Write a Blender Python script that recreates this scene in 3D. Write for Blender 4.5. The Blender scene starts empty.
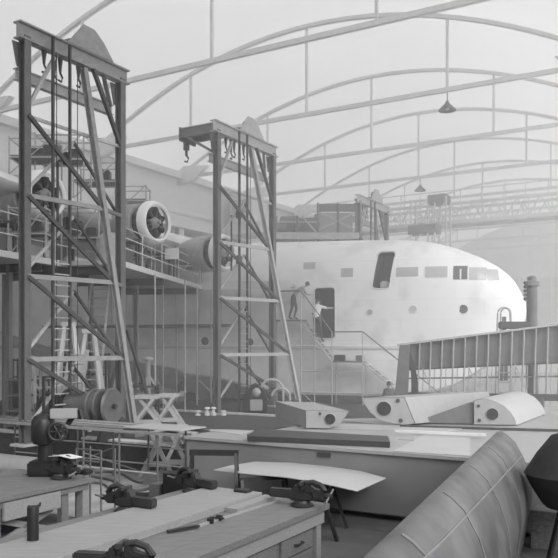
import bpy, bmesh, math, random
from mathutils import Vector, Matrix
random.seed(7)
V = Vector
sc = bpy.context.scene
col = sc.collection
# ---------------------------------------------------------------- frames
CAMZ, F, HOR = 3.2, 750.0, 345.0
ANG = math.radians(30.3)
U = V((math.cos(ANG), -math.sin(ANG), 0)); W = V((math.sin(ANG), math.cos(ANG), 0)); Z = V((0, 0, 1))
RZ_U = -ANG                                   # rotation that turns local x into U, local y into W
BZ = .7
def zfl(p):
    s_, d_ = V((p[0], p[1], 0)).dot(U), V((p[0], p[1], 0)).dot(W)
    return BZ if (-27 < s_ < -11.5 and 14.6 < d_ < 22.5) or (-20.5 < s_ < -11.5 and 22.5 <= d_ < 29.25) else 0.
def H(s, d, z=0.0): return U*s + W*d + Z*z    # hall coordinates
def P(px, py, y): return V(((px-279)/F*y, y, CAMZ-(py-HOR)/F*y))   # measured point at a known distance
FA = math.radians(18)
FU = V((math.cos(FA), -math.sin(FA), 0)); FL = V((-math.sin(FA), -math.cos(FA), 0)); NOSE = V((10.43, 31.55, 0))
def A(t, lat, z): return NOSE - FU*t + FL*lat + Z*z                 # aircraft: aft of the nose, towards the near side, height

# ---------------------------------------------------------------- materials
def mat(name, c, rough=.6, metal=0., var=.12, scale=6., bump=0., wood=False, c2=None):
    m = bpy.data.materials.new(name); m.use_nodes = True
    nt = m.node_tree; b = nt.nodes['Principled BSDF']
    b.inputs['Roughness'].default_value = rough; b.inputs['Metallic'].default_value = metal
    tc = nt.nodes.new('ShaderNodeTexCoord'); mp = nt.nodes.new('ShaderNodeMapping')
    nt.links.new(tc.outputs['Object'], mp.inputs['Vector'])
    if wood: mp.inputs['Rotation'].default_value = (0, 0, -math.pi/2+ANG); mp.inputs['Scale'].default_value = (.35, 5, 5)
    n = nt.nodes.new('ShaderNodeTexNoise'); n.inputs['Scale'].default_value = scale; n.inputs['Detail'].default_value = 6
    nt.links.new(mp.outputs['Vector'], n.inputs['Vector'])
    r = nt.nodes.new('ShaderNodeValToRGB')
    lo = c*(1-var); hi = min(1, c*(1+var))
    if c2 is not None: lo = c2
    r.color_ramp.elements[0].position = .3; r.color_ramp.elements[1].position = .7
    r.color_ramp.elements[0].color = (lo, lo, lo, 1); r.color_ramp.elements[1].color = (hi, hi, hi, 1)
    nt.links.new(n.outputs['Fac'], r.inputs['Fac']); nt.links.new(r.outputs['Color'], b.inputs['Base Color'])
    if bump:
        bp = nt.nodes.new('ShaderNodeBump'); bp.inputs['Strength'].default_value = bump; bp.inputs['Distance'].default_value = .02
        nt.links.new(n.outputs['Fac'], bp.inputs['Height']); nt.links.new(bp.outputs['Normal'], b.inputs['Normal'])
    return m
M = dict(
    post=mat('post_paint', .11, .55), steel=mat('steel_grey_paint', .14, .55), steel_dk=mat('steel_dark_paint_shade', .045, .5), steel_lt=mat('steel_pale_paint_lit', .42, .55),  # on tower bracing, pale and dark tones stand for lit and shaded steel
    truss=mat('truss_paint', .68, .7, var=.05), beam=mat('beam_paint', .72, .8, var=.05), wallm=mat('wall_plaster', .75, .9, var=.08, scale=1.),
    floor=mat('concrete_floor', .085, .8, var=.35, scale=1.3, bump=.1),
    floor_pale=mat('lit_floor_tone', .30, .8, var=.3, scale=1.2),  # same floor in a paler colour, to read as lit
    alu=mat('aluminium_sheet', .45, .42, .35, var=.06, scale=2.), alu_dk=mat('aluminium_worn', .10, .5, .3, var=.45, scale=1.9),
    seamm=mat('seam_strip', .19, .5, .3, var=.2), lapm=mat('lap_strip', .14, .5, .3, var=.3), nacm=mat('nacelle_panel', .42, .5, .1, var=.15), bwhite=mat('board_white', .92, .7, var=.02), pipe=mat('grey_pipe', .26, .55),
    plate=mat('rib_plate', .34, .5, .2, var=.06), black=mat('black_iron', .012, .45, var=.3), iron=mat('cast_iron', .022, .5, .0, var=.3),
    wood=mat('bench_wood', .15, .75, var=.22, scale=8, bump=.15, wood=True), wood_lt=mat('board_wood', .25, .7, var=.12, scale=6, bump=.1, wood=True),
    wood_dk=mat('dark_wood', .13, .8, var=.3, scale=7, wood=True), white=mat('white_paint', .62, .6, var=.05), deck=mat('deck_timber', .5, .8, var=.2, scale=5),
    deck_dk=mat('platform_front', .05, .85, var=.3, scale=5), panel=mat('jig_side_panel', .18, .6, var=.08, scale=1.2),
    sheet=mat('bright_sheet', .42, .5, .1, var=.04, scale=1.5), glass=mat('covered_glass', .42, .3, var=.05), glass_dk=mat('dark_glass', .08, .15, var=.1),
    skin=mat('skin', .40, .6, var=.03), shirt=mat('white_shirt', .85, .9, var=.03), trouser=mat('dark_trousers', .06, .9, var=.1), hair=mat('hair', .05, .8, var=.2),
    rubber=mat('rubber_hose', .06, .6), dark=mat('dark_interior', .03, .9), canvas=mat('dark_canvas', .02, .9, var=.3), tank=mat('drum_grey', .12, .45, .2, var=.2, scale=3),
)
def hull_mat():
    m = bpy.data.materials.new('hull_primer'); m.use_nodes = True; nt = m.node_tree; b = nt.nodes['Principled BSDF']
    b.inputs['Roughness'].default_value = .5; b.inputs['Metallic'].default_value = .1
    tc = nt.nodes.new('ShaderNodeTexCoord'); mp = nt.nodes.new('ShaderNodeMapping'); mp.inputs['Rotation'].default_value = (math.pi/2, 0, 0)
    rot = nt.nodes.new('ShaderNodeMapping'); rot.inputs['Rotation'].default_value = (0, 0, FA)
    nt.links.new(tc.outputs['Object'], rot.inputs['Vector']); nt.links.new(rot.outputs['Vector'], mp.inputs['Vector'])
    bk = nt.nodes.new('ShaderNodeTexBrick'); bk.inputs['Scale'].default_value = 1.
    bk.inputs['Brick Width'].default_value = 2.3; bk.inputs['Row Height'].default_value = .85; bk.inputs['Mortar Size'].default_value = .012
    bk.inputs['Color1'].default_value = (.80, .80, .80, 1); bk.inputs['Color2'].default_value = (.77, .77, .77, 1); bk.inputs['Mortar'].default_value = (.72, .72, .72, 1)
    nt.links.new(mp.outputs['Vector'], bk.inputs['Vector'])
    n = nt.nodes.new('ShaderNodeTexNoise'); n.inputs['Scale'].default_value = .9; n.inputs['Detail'].default_value = 5
    nt.links.new(tc.outputs['Object'], n.inputs['Vector'])
    r = nt.nodes.new('ShaderNodeValToRGB'); r.color_ramp.elements[0].position = .35; r.color_ramp.elements[1].position = .5
    r.color_ramp.elements[0].color = (.86, .86, .86, 1); r.color_ramp.elements[1].color = (1, 1, 1, 1)
    nt.links.new(n.outputs['Fac'], r.inputs['Fac'])
    mx = nt.nodes.new('ShaderNodeMix'); mx.data_type = 'RGBA'; mx.blend_type = 'MULTIPLY'; mx.inputs[0].default_value = 1
    nt.links.new(bk.outputs['Color'], mx.inputs[6]); nt.links.new(r.outputs['Color'], mx.inputs[7]); nt.links.new(mx.outputs[2], b.inputs['Base Color'])
    return m
M['hull'] = hull_mat()
def ceil_mat():
    m = bpy.data.materials.new('translucent_roof'); m.use_nodes = True; nt = m.node_tree
    for n in list(nt.nodes):
        if n.type == 'BSDF_PRINCIPLED': nt.nodes.remove(n)
    out = nt.nodes['Material Output']
    d = nt.nodes.new('ShaderNodeBsdfDiffuse'); t = nt.nodes.new('ShaderNodeBsdfTranslucent'); mx = nt.nodes.new('ShaderNodeMixShader')
    d.inputs['Color'].default_value = (.8, .8, .8, 1); t.inputs['Color'].default_value = (.85, .85, .85, 1)
    tc = nt.nodes.new('ShaderNodeTexCoord'); n = nt.nodes.new('ShaderNodeTexNoise'); n.inputs['Scale'].default_value = .25
    nt.links.new(tc.outputs['Object'], n.inputs['Vector'])
    mr = nt.nodes.new('ShaderNodeMapRange'); mr.inputs['To Min'].default_value = .27; mr.inputs['To Max'].default_value = .34
    nt.links.new(n.outputs['Fac'], mr.inputs['Value']); nt.links.new(mr.outputs['Result'], mx.inputs['Fac'])
    nt.links.new(d.outputs[0], mx.inputs[1]); nt.links.new(t.outputs[0], mx.inputs[2]); nt.links.new(mx.outputs[0], out.inputs['Surface'])
    return m
M['ceil'] = ceil_mat()

# ---------------------------------------------------------------- mesh builder
def perp(d, up=None):
    d = d.normalized(); up = V(up) if up is not None else Z
    if abs(d.dot(up)) > .995: up = U if abs(d.dot(Z)) > .9 else Z
    a = up.cross(d).normalized(); return a, d.cross(a).normalized()
class MB:
    def __init__(s): s.v = []; s.f = []
    def add(s, vs, fs):
        n = len(s.v); s.v += [V(x) for x in vs]; s.f += [tuple(i+n for i in f) for f in fs]; return s
    def prism(s, poly, ext):
        n = len(poly); ext = V(ext)
        vs = [V(p) for p in poly]+[V(p)+ext for p in poly]
        return s.add(vs, [tuple(range(n))[::-1], tuple(range(n, 2*n))]+[(i, (i+1) % n, (i+1) % n+n, i+n) for i in range(n)])
    def obox(s, o, a, b, c):
        o = V(o); return s.prism([o, o+V(a), o+V(a)+V(b), o+V(b)], c)
    def box(s, c, x, y, z, ax=None):
        X, Y = ax if ax else (V((1, 0, 0)), V((0, 1, 0)))
        c = V(c); return s.obox(c-X*x/2-Y*y/2-Z*z/2, X*x, Y*y, Z*z)
    def hbox(s, s0, s1, d0, d1, z0, z1): return s.obox(H(s0, d0, z0), U*(s1-s0), W*(d1-d0), Z*(z1-z0))
    def bar(s, p, q, w, h=None, up=None):
        p = V(p); q = V(q); h = h or w; a, b = perp(q-p, up)
        return s.prism([p-a*w/2-b*h/2, p+a*w/2-b*h/2, p+a*w/2+b*h/2, p-a*w/2+b*h/2], q-p)
    def ibar(s, p, q, w, h, t=.03, up=None):     # flanges w wide, depth h along the second axis
        p = V(p); q = V(q); a, b = perp(q-p, up); e = q-p
        pts = [(-w/2, -h/2), (w/2, -h/2), (w/2, -h/2+t), (t/2, -h/2+t), (t/2, h/2-t), (w/2, h/2-t), (w/2, h/2), (-w/2, h/2), (-w/2, h/2-t), (-t/2, h/2-t), (-t/2, -h/2+t), (-w/2, -h/2+t)]
        return s.prism([p+a*x+b*y for x, y in pts], e)
    def tube(s, p, q, r, r2=None, n=10):
        p = V(p); q = V(q); r2 = r if r2 is None else r2; a, b = perp(q-p)
        c = [a*math.cos(2*math.pi*i/n)+b*math.sin(2*math.pi*i/n) for i in range(n)]
        return s.add([p+k*r for k in c]+[q+k*r2 for k in c], [tuple(range(n))[::-1], tuple(range(n, 2*n))]+[(i, (i+1) % n, (i+1) % n+n, i+n) for i in range(n)])
    def path(s, pts, r, n=8):
        pts = [V(p) for p in pts]; rings = []
        for i, p in enumerate(pts):
            d = (pts[min(i+1, len(pts)-1)]-pts[max(i-1, 0)]); a, b = perp(d)
            rings.append([p+(a*math.cos(2*math.pi*k/n)+b*math.sin(2*math.pi*k/n))*r for k in range(n)])
        return s.loft(rings, True)
    def loft(s, rings, caps=True, close=True):
        n = len(rings[0]); vs = [p for r in rings for p in r]; fs = []
        for i in range(len(rings)-1):
            for k in range(n if close else n-1):
                k2 = (k+1) % n; fs.append((i*n+k, i*n+k2, (i+1)*n+k2, (i+1)*n+k))
        if caps: fs += [tuple(range(n))[::-1], tuple(range((len(rings)-1)*n, len(rings)*n))]
        return s.add(vs, fs)
    def lathe(s, prof, o, ax, n=24, caps=True):
        o = V(o); ax = V(ax).normalized(); a, b = perp(ax)
        return s.loft([[o+ax*h+(a*math.cos(2*math.pi*k/n)+b*math.sin(2*math.pi*k/n))*max(r, .001) for k in range(n)] for r, h in prof], caps)
    def ring(s, o, ax, R, r, n=24, m=8):
        o = V(o); ax = V(ax).normalized(); a, b = perp(ax); rows = []
        for i in range(n):
            t = 2*math.pi*i/n; e = a*math.cos(t)+b*math.sin(t)
            rows.append([o+e*(R+r*math.cos(2*math.pi*k/m))+ax*r*math.sin(2*math.pi*k/m) for k in range(m)])
        return s.loft(rows+[rows[0]], False)
    def ball(s, c, rx, ry=None, rz=None, n=14, m=10):
        ry = ry or rx; rz = rz or rx; c = V(c)
        rows = [[c+V((rx*math.sin(math.pi*j/m)*math.cos(2*math.pi*i/n), ry*math.sin(math.pi*j/m)*math.sin(2*math.pi*i/n), rz*math.cos(math.pi*j/m))) for i in range(n)] for j in range(m+1)]
        return s.loft(rows, False)
    def build(s, name, m, parent=None, smooth=False, bev=0., origin=None):
        me = bpy.data.meshes.new(name)
        if parent is not None: o = parent_origin(parent)
        elif origin is not None: o = V(origin)
        else:
            xs = [p.x for p in s.v]; ys = [p.y for p in s.v]; zs = [p.z for p in s.v]
            o = V(((min(xs)+max(xs))/2, (min(ys)+max(ys))/2, min(zs)))
        me.from_pydata([p-o for p in s.v], [], s.f); me.update()
        bm = bmesh.new(); bm.from_mesh(me); bmesh.ops.remove_doubles(bm, verts=bm.verts, dist=1e-5)
        bmesh.ops.recalc_face_normals(bm, faces=bm.faces)
        if bev: bmesh.ops.bevel(bm, geom=[e for e in bm.edges if len(e.link_faces) == 2 and e.calc_face_angle(0) > .6], offset=bev, segments=2, affect='EDGES', clamp_overlap=True)
        bm.to_mesh(me); bm.free()
        me.materials.append(M[m] if isinstance(m, str) else m)
        ob = bpy.data.objects.new(name, me); col.objects.link(ob)
        if parent is None: ob.location = o
        else:
            ob.parent = parent
        if smooth:
            for p in me.polygons: p.use_smooth = True
            try: me.set_sharp_from_angle(angle=math.radians(40))
            except Exception: pass
        return ob
ORG = {}
def parent_origin(p):
    o = V((0, 0, 0))
    while p is not None:
        o = o+V(p.location); p = p.parent
    return o
def tag(o, label=None, cat=None, group=None, kind=None):
    if label: o['label'] = label
    if cat: o['category'] = cat
    if group: o['group'] = group
    if kind: o['kind'] = kind
    return o
def thing(name, loc, label, cat, group=None):
    o = bpy.data.objects.new(name, None); col.objects.link(o); o.location = V(loc); o.empty_display_size = .2
    return tag(o, label, cat, group)
def kids(o): return [c for c in bpy.data.objects if c.parent == o]
def copy_tree(o, parent=None):
    c = o.copy(); col.objects.link(c); c.parent = parent
    for ch in kids(o): copy_tree(ch, c)
    return c
def place(o, loc, rz=0, label=None, sc_=None):
    o.location = V(loc); o.rotation_euler = (0, 0, rz)
    if label: o['label'] = label
    if sc_: o.scale = (sc_,)*3
    return o
def struct(o): o['kind'] = 'structure'; return o

# ---------------------------------------------------------------- the hall
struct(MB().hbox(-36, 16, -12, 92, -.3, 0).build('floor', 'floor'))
struct(MB().hbox(-20, -8.3, 9.9, 14.6, .0, .012).build('floor_left', 'floor_pale'))  # lit stretch of floor, its brightness put into the colour
struct(MB().hbox(-36, 16, 21.6, 89, .0, .012).build('floor_far', 'floor_pale'))  # far floor paled to throw more light up at the hull
def arch_z(s): return 17.6-.0237*(s+16)**2
b = MB(); n = 30
ss = [-29+26*i/n for i in range(n+1)]
poly = [(s, arch_z(s)+.35) for s in ss]
rows = [[H(s, d, z) for s, z in poly] for d in (-6, 20, 45, 70, 90)]
struct(b.loft(rows, False, False).build('ceiling', 'ceil', smooth=True))
struct(MB().hbox(-36, -29, -6, 90, 11.3, 11.45).build('ceiling_left', 'wallm'))
struct(MB().hbox(-36, 16, -12, -11.6, 0, 19).build('wall_front', 'wallm'))
struct(MB().hbox(-36, -35.6, -6, 90, 0, 11.3).build('wall_left', 'wallm'))
struct(MB().hbox(-36, 16, 90, 90.4, 0, 18).build('wall_back', 'wallm'))
# edge beam where the vault springs
b = MB().hbox(-29.4, -29, -6, 90, 11.2, 13.9); b.hbox(-29.6, -28.6, -6, 90, 13.5, 13.9)
struct(b.build('trim_1', 'beam'))
b = MB().hbox(-29.5, -28.7, -6, 90, 10.5, 11.1); b.hbox(-29.45, -28.95, -6, 90, 11.1, 11.3)
struct(b.build('trim_2', 'beam'))
b = MB().hbox(-3.2, -2.8, -6, 90, 13.2, 13.9); struct(b.build('trim_3', 'beam'))
# columns
CL = ['behind the engines', 'left of the tall crane tower', 'half hidden by the second tower']
for i, d in enumerate((37.4, 52.2, 67.0, 81.8)):
    b = MB().ibar(H(-29.2, d, 0), H(-29.2, d, 10.5), .5, .6, .06)
    tag(b.build('hall_column', 'beam'), 'pale steel column carrying the left edge beam, bay %s from the camera' % ('second', 'fourth', 'sixth', 'eighth')[i], 'column', 'columns of the left aisle')
for i, d in enumerate((7.8, 22.6, 37.4, 52.2, 67.0, 81.8)):
    b = MB().ibar(H(-3.0, d, 0), H(-3.0, d, 13.2), .5, .6, .06)
    if i > 1: tag(b.build('hall_column', 'beam'), 'pale steel column on the right side of the hall, far down the bay', 'column', 'columns of the right side')
# windows in the far wall
for i in range(6):
    s0 = -31+i*6.6
    w = MB(); w.hbox(s0, s0+5.8, 89.85, 89.95, 3, 11)
    f = MB()
    for k in range(5): f.hbox(s0+k*1.45-.05, s0+k*1.45+.05, 89.7, 89.85, 3, 11)
    for k in range(6): f.hbox(s0, s0+5.8, 89.7, 89.85, 3+k*1.6-.05, 3+k*1.6+.05)
    wo = struct(f.build('window_%d' % (i+1), 'beam'))
    w.build('pane', 'white', wo)

# ---------------------------------------------------------------- roof trusses
ordn = ['nearest', 'second', 'third', 'fourth', 'fifth', 'sixth', 'seventh', 'eighth', 'ninth']
for k in range(9):
    d = 22.5+7.35*k
    root = thing('roof_truss', H(-16, d, 13.6), '%s pale bowstring roof truss, counted from the camera, with arch, tie and hangers' % ordn[k], 'roof truss', 'bowstring roof trusses')
    MB().bar(H(-29, d, 13.6), H(-3, d, 13.6), .15, .18).build('tie', 'truss', root)
    a = MB(); m = 26
    top = [(-29+26*i/m) for i in range(m+1)]
    a.loft([[H(s, d-.09, arch_z(s)-.1), H(s, d+.09, arch_z(s)-.1), H(s, d+.09, arch_z(s)+.06), H(s, d-.09, arch_z(s)+.06)] for s in top])
    a.build('arch', 'truss', root)
    for s in (-22.5, -16, -9.5): MB().bar(H(s, d, 13.6), H(s, d, arch_z(s)), .1).build('hanger', 'truss', root)
    for s, e in ((-29, 1), (-3, -1)):
        MB().prism([H(s, d-.15, 13.1), H(s+1.3*e, d-.15, 13.35), H(s+2.3*e, d-.15, 14.1), H(s, d-.15, 14.3)], W*.3).build('gusset', 'beam', root)
# pendant lamps
def lamp(loc, label):
    r = thing('pendant_lamp', loc, label, 'lamp', 'pendant lamps')
    MB().tube(V(loc)+Z*.35, V(loc)+Z*.75, .02).build('rod', 'steel', r)
    MB().lathe([(.05, .4), (.08, .3), (.14, .25), (.34, .05), (.36, 0), (.34, .02), (.1, .2)], loc, Z, 20).build('shade', 'steel', r, True)
    MB().ball(V(loc)+Z*.1, .09).build('bulb', 'white', r, True)
lamp(H(-9.5, 29.85, 12.75), 'small dish-shaped pendant lamp under the nearest full roof tie, upper right')
lamp(H(-15.9, 44.55, 12.75), 'small dish-shaped pendant lamp further down the hall above the aircraft nose')

# overhead crane bridge
root = thing('bridge_crane', H(-16, 52, 11.6), 'pale lattice girder of the overhead travelling crane above the aircraft nose', 'crane')
for dd in (51, 53):
    for zz in (11.7, 13.0): MB().bar(H(-28.6, dd, zz), H(-3.3, dd, zz), .16, .2).build('chord', 'truss', root)
    web = MB(); nn = 17
    for i in range(nn):
        s0 = -28.6+25.3*i/nn; s1 = -28.6+25.3*(i+1)/nn
        web.bar(H(s0, dd, 11.7), H((s0+s1)/2, dd, 13.0), .08); web.bar(H((s0+s1)/2, dd, 13.0), H(s1, dd, 11.7), .08)
        web.bar(H(s0, dd, 11.7), H(s0, dd, 13.0), .07)
    web.build('lattice', 'truss', root)
MB().hbox(-28.6, -3.3, 51, 53, 11.8, 11.86).build('walkway', 'beam', root)
rl = MB()
for i in range(18): rl.bar(H(-28.3+i*1.45, 50.9, 13), H(-28.3+i*1.45, 50.9, 13.9), .06)
rl.bar(H(-28.3, 50.9, 13.9), H(-3.6, 50.9, 13.9), .07); rl.build('railing', 'truss', root)
root = thing('hoist_trolley', H(-16.4, 50.2, 9.6), 'hoist trolley with dark drums hanging under the pale lattice crane girder', 'hoist')
MB().hbox(-17.2, -15.9, 49.6, 50.8, 12.9, 13.5).build('drum_housing', 'steel', root, bev=.05)
MB().hbox(-18.6, -16.6, 49.6, 50.8, 10.9, 11.5).build('lower_platform', 'steel', root)
fr = MB()
for s in (-18.4, -17.2, -16.7, -15.9):
    for d in (49.7, 50.7): fr.bar(H(s, d, 9.6), H(s, d, 13.3), .1)
fr.bar(H(-18.4, 49.7, 10), H(-16, 49.7, 12.9), .08); fr.bar(H(-16, 49.7, 10), H(-18.4, 49.7, 12.9), .08); fr.build('frame', 'truss', root)
root = thing('crane_cabin', H(-28, 38.5, 10.2), 'pale crane driver cabin hanging beside the left edge beam behind the second tower', 'cabin')
MB().hbox(-28.4, -26.6, 42, 44, 11.4, 13.2).build('cabin_body', 'beam', root, bev=.05)
MB().hbox(-28.4, -25.8, 41.7, 44.3, 10.6, 11.3).build('cabin_floor', 'truss', root)
MB().hbox(-28.2, -26.8, 41.95, 42.0, 12, 12.9).build('cabin_window', 'glass', root)

# ---------------------------------------------------------------- the flying boat
def interp(tab, x):
    if x <= tab[0][0]: return tab[0][1]
    for (a, y0), (c, y1) in zip(tab, tab[1:]):
        if x <= c:
            k = (x-a)/(c-a); return y0+(y1-y0)*k
    return tab[-1][1]
TOP = [(0, 4.72), (.05, 4.95), (.12, 5.15), (.28, 5.5), (.48, 5.86), (.75, 6.18), (1.09, 6.47), (1.5, 6.72), (1.91, 6.95), (2.45, 7.18), (2.96, 7.38), (3.5, 7.55), (4.02, 7.67), (4.7, 7.76), (5.35, 7.81), (7, 7.88), (11, 7.96), (18, 7.95), (31, 7.3)]
BOT = [(0, 4.6), (.05, 4.3), (.12, 4.0), (.28, 3.5), (.48, 3.05), (.75, 2.6), (1.09, 2.15), (1.5, 1.75), (1.91, 1.45), (2.96, .9), (4, .6), (6, .42), (11, .42), (15, .6), (15.1, .85), (22, 1.9), (31, 4.8)]
WID = [(0, .06), (.05, .35), (.12, .52), (.28, .76), (.48, .95), (.75, 1.12), (1.09, 1.3), (1.5, 1.43), (1.91, 1.54), (2.96, 1.68), (4, 1.76), (6, 1.8), (15, 1.8), (22, 1.3), (31, .5)]
def section(t):
    zt, zb, w = interp(TOP, t), interp(BOT, t), interp(WID, t); h = zt-zb
    return zt, zb, w, zt-.29*h, zb+interp([(0, .17), (3, .09), (10, .09), (14, .17)], t)*h
def side(t, z):
    zt, zb, w, zc, zh = section(t)
    if z >= zc:
        k = max(0, 1-((z-zc)/(zt-zc))**2.3); return w*k**(1/2.3)
    if z >= zh: return w*(1-.04*(zc-z)/(zc-zh))
    return w*.96*(z-zb)/(zh-zb)
AC = thing('flying_boat', NOSE-FU*12, 'large pale metal flying boat with its nose to the right filling the hangar', 'aircraft')
ts = sorted(set([0, .02, .05, .08, .12, .2, .28, .38, .48, .6, .75, .9, 1.09, 1.3, 1.5, 1.7, 1.91, 2.2, 2.45, 2.7, 2.96, 3.2, 3.5, 3.8, 4.02, 4.4, 4.7, 5, 5.35, 6, 7, 8, 9, 10, 11, 12, 13, 14, 15, 15.1, 16, 18, 20, 22, 24, 26, 28, 31]))
rings = []
for t in ts:
    zt, zb, w, zc, zh = section(t); right = []
    for i in range(13):
        th = math.pi/2*i/12; e = 2/2.3
        right.append((w*math.sin(th)**e, zc+(zt-zc)*math.cos(th)**e))
    right += [(w*(1-.04*k/4), zc+(zh-zc)*k/4) for k in range(1, 5)]+[(w*.5, zb+(zh-zb)*.42), (0, zb)]
    left = [(-x, z) for x, z in right[1:-1]][::-1]
    rings.append([A(t, x, z) for x, z in right+left])
hull = MB().loft(rings, True).build('hull', 'hull', AC, True)
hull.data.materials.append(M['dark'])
def rrect(t0, t1, z0, z1, r=.14, sh=0.):
    pts = []
    for cx, cz, a0 in ((t1-r, z1-r, 0), (t0+r, z1-r, 90), (t0+r, z0+r, 180), (t1-r, z0+r, 270)):
        for k in range(5):
            a = math.radians(a0+k*22.5); zz_ = cz+r*math.sin(a); pts.append((cx+r*math.cos(a)+sh*(zz_-(z0+z1)/2), zz_))
    return pts
cutters = []
for (t0, t1, z0, z1, l0) in ((7.87, 8.75, 3.5, 5.66, .6), (5.42, 6.12, 5.6, 7.15, .35)):
    c = MB().prism([A(t, l0, z) for t, z in rrect(t0, t1, z0, z1, sh=-.15 if z0 > 5 else 0)], FL*2.2).build('cutter', 'dark', AC)
    cutters.append(c)
for c in cutters:
    md = hull.modifiers.new('b', 'BOOLEAN'); md.object = c; md.operation = 'DIFFERENCE'; md.solver = 'EXACT'
    try: md.material_mode = 'TRANSFER'
    except Exception: pass
bpy.context.view_layer.update()
dg = bpy.context.evaluated_depsgraph_get()
nm = bpy.data.meshes.new_from_object(hull.evaluated_get(dg))
hull.modifiers.clear(); hull.data = nm
for c in cutters:
    bpy.data.objects.remove(c)
nm.name = 'hull'
def patch(name, m, t0, t1, z0, z1, off=.02, th=.03, label=None, shear=0., shape=None):
    nt_, nz = 8, 6
    b = MB(); fr = []; bk = []
    for j in range(nz+1):
        z = z0+(z1-z0)*j/nz
        fr.append([(t0+(t1-t0)*i/nt_+shear*(z-z0), z) for i in range(nt_+1)])
    top = [A(t, side(t, z)+off, z) for r in fr for t, z in r]; bot = [A(t, side(t, z)-th, z) for r in fr for t, z in r]
    N = nt_+1; L = len(top); fs = []
    for j in range(nz):
        for i in range(nt_):
            a = j*N+i; fs.append((a, a+1, a+1+N, a+N)); fs.append((a+L, a+N+L, a+1+N+L, a+1+L))
    per = [i for i in range(N)]+[j*N+nt_ for j in range(1, nz+1)]+[nz*N+i for i in range(nt_-1, -1, -1)]+[j*N for j in range(nz-1, 0, -1)]
    for k in range(len(per)):
        a, c = per[k], per[(k+1) % len(per)]; fs.append((a, a+L, c+L, c))
    b.add(top+bot, fs); o = b.build(name, m, AC)
    if label: o['label'] = label
    return o
def tq(px, lat=1.78):
    a = (px-279)/F; bx = 10.43-math.sin(FA)*lat; by = 31.55-math.cos(FA)*lat
    return (bx-by*a)/(math.cos(FA)+math.sin(FA)*a)
def zq(py, t, lat=1.78): return CAMZ+(HOR-py)/F*(31.55-math.cos(FA)*lat+math.sin(FA)*t)
for x0, x1, y0, y1, m, lb in ((303, 315, 262, 269, 'glass', 'small covered window near the wing'), (341, 353, 268, 277, 'glass', None), (396, 418, 267, 276.5, 'glass', None), (425, 447, 266, 277, 'glass', None), (453, 467, 265, 279, 'glass_dk', 'dark open cockpit side window'), (468.5, 486, 266, 279, 'glass', 'pale cockpit windscreen pane')):
    t1, t0 = tq(x0), tq(x1); tm = (t0+t1)/2
    wn = patch('window', m, t0, t1, zq(y1, tm), zq(y0, tm), label=lb)
    fo = MB()
t0, t1 = tq(503), tq(487.5); patch('windscreen_pane', 'glass', t0+.15, t1, zq(279, 1), zq(267, 1), shear=.15, label='raked front windscreen pane')
patch('window_pillar', 'white', tq(461), tq(459.3), zq(279, 3), zq(268.5, 3), off=.04)
for px, py, r, m in ((370, 312, .12, 'plate'), (413, 309, .15, 'glass'), (463, 309, .18, 'alu_dk'), (205, 341, .19, 'alu_dk'), (250, 342, .17, 'alu_dk')):
    t = tq(px); z = zq(py, t); o = A(t, side(t, z)-.03, z)
    b = MB().lathe([(r*1.25, 0), (r*1.25, .05), (r, .055), (r, .04)], o, FL, 20); p = b.build('porthole', 'hull', AC, True)
    MB().lathe([(r, 0), (r, .05)], o, FL, 20).build('porthole_glass', m, AC)
# white crate in the hatch, door frame, strakes
for (t0, t1, z0, z1) in ((7.87, 8.75, 3.5, 5.66), (5.42, 6.12, 5.6, 7.15)):
    pts = rrect(t0-.03, t1+.03, z0-.03, z1+.03, sh=-.15 if z0 > 5 else 0); pts.append(pts[0])
    fr = MB(); fr.path([A(t, side(t, z)+.01, z) for t, z in pts], .035, 6)
    fr.build('opening_frame', 'white', AC, True)
sb = MB()
sb.loft([[A(t, side(t, 3.02)+.0, 3.02), A(t, side(t, 3.02)+.06, 3.04), A(t, side(t, 3.2)+.06, 3.16), A(t, side(t, 3.2), 3.2)] for t in [3+k*.7 for k in range(38)]])
sb.build('rubbing_strake', 'white', AC)
sb = MB()
def zchine(t): return section(t)[4]
sb.loft([[A(t, side(t, zchine(t))-.02, zchine(t)-.06), A(t, side(t, zchine(t))+.12, zchine(t)-.05), A(t, side(t, zchine(t))+.1, zchine(t)+.03), A(t, side(t, zchine(t))-.02, zchine(t)+.06)] for t in [1.5+k*.7 for k in range(40)]])
sb.build('chine_rail', 'plate', AC)
# wing: near side with six stations
def wing_ring(lat, le, chord, zc, th):
    pts = []
    prof = [(0, 0), (.02, .35), (.08, .72), (.2, .97), (.35, 1), (.6, .75), (.85, .3), (1, .03), (.85, -.1), (.6, -.35), (.35, -.6), (.2, -.62), (.08, -.5), (.02, -.28)]
    return [A(le+c*chord, lat, zc+y*th/2) for c, y in prof]
wg = MB().loft([wing_ring(1.2, 13.2, 7.2, 7.35, 1.5), wing_ring(4.5, 14, 6.6, 7.5, 1.4), wing_ring(9, 14.3, 5.8, 7.75, 1.15), wing_ring(13.5, 14.6, 5, 8.05, .9), wing_ring(18, 14.9, 4.2, 8.3, .7), wing_ring(22, 15.2, 3, 8.5, .45)])
wg.build('wing', 'hull', AC, True)
wg = MB().loft([wing_ring(-l, le, c, z, t) for l, le, c, z, t in ((22, 15.2, 3, 8.5, .45), (13.5, 14.6, 5, 8.05, .9), (4.5, 14, 6.6, 7.5, 1.4), (1.2, 13.2, 7.2, 7.35, 1.5))])
wg.build('wing', 'hull', AC, True)
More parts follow.
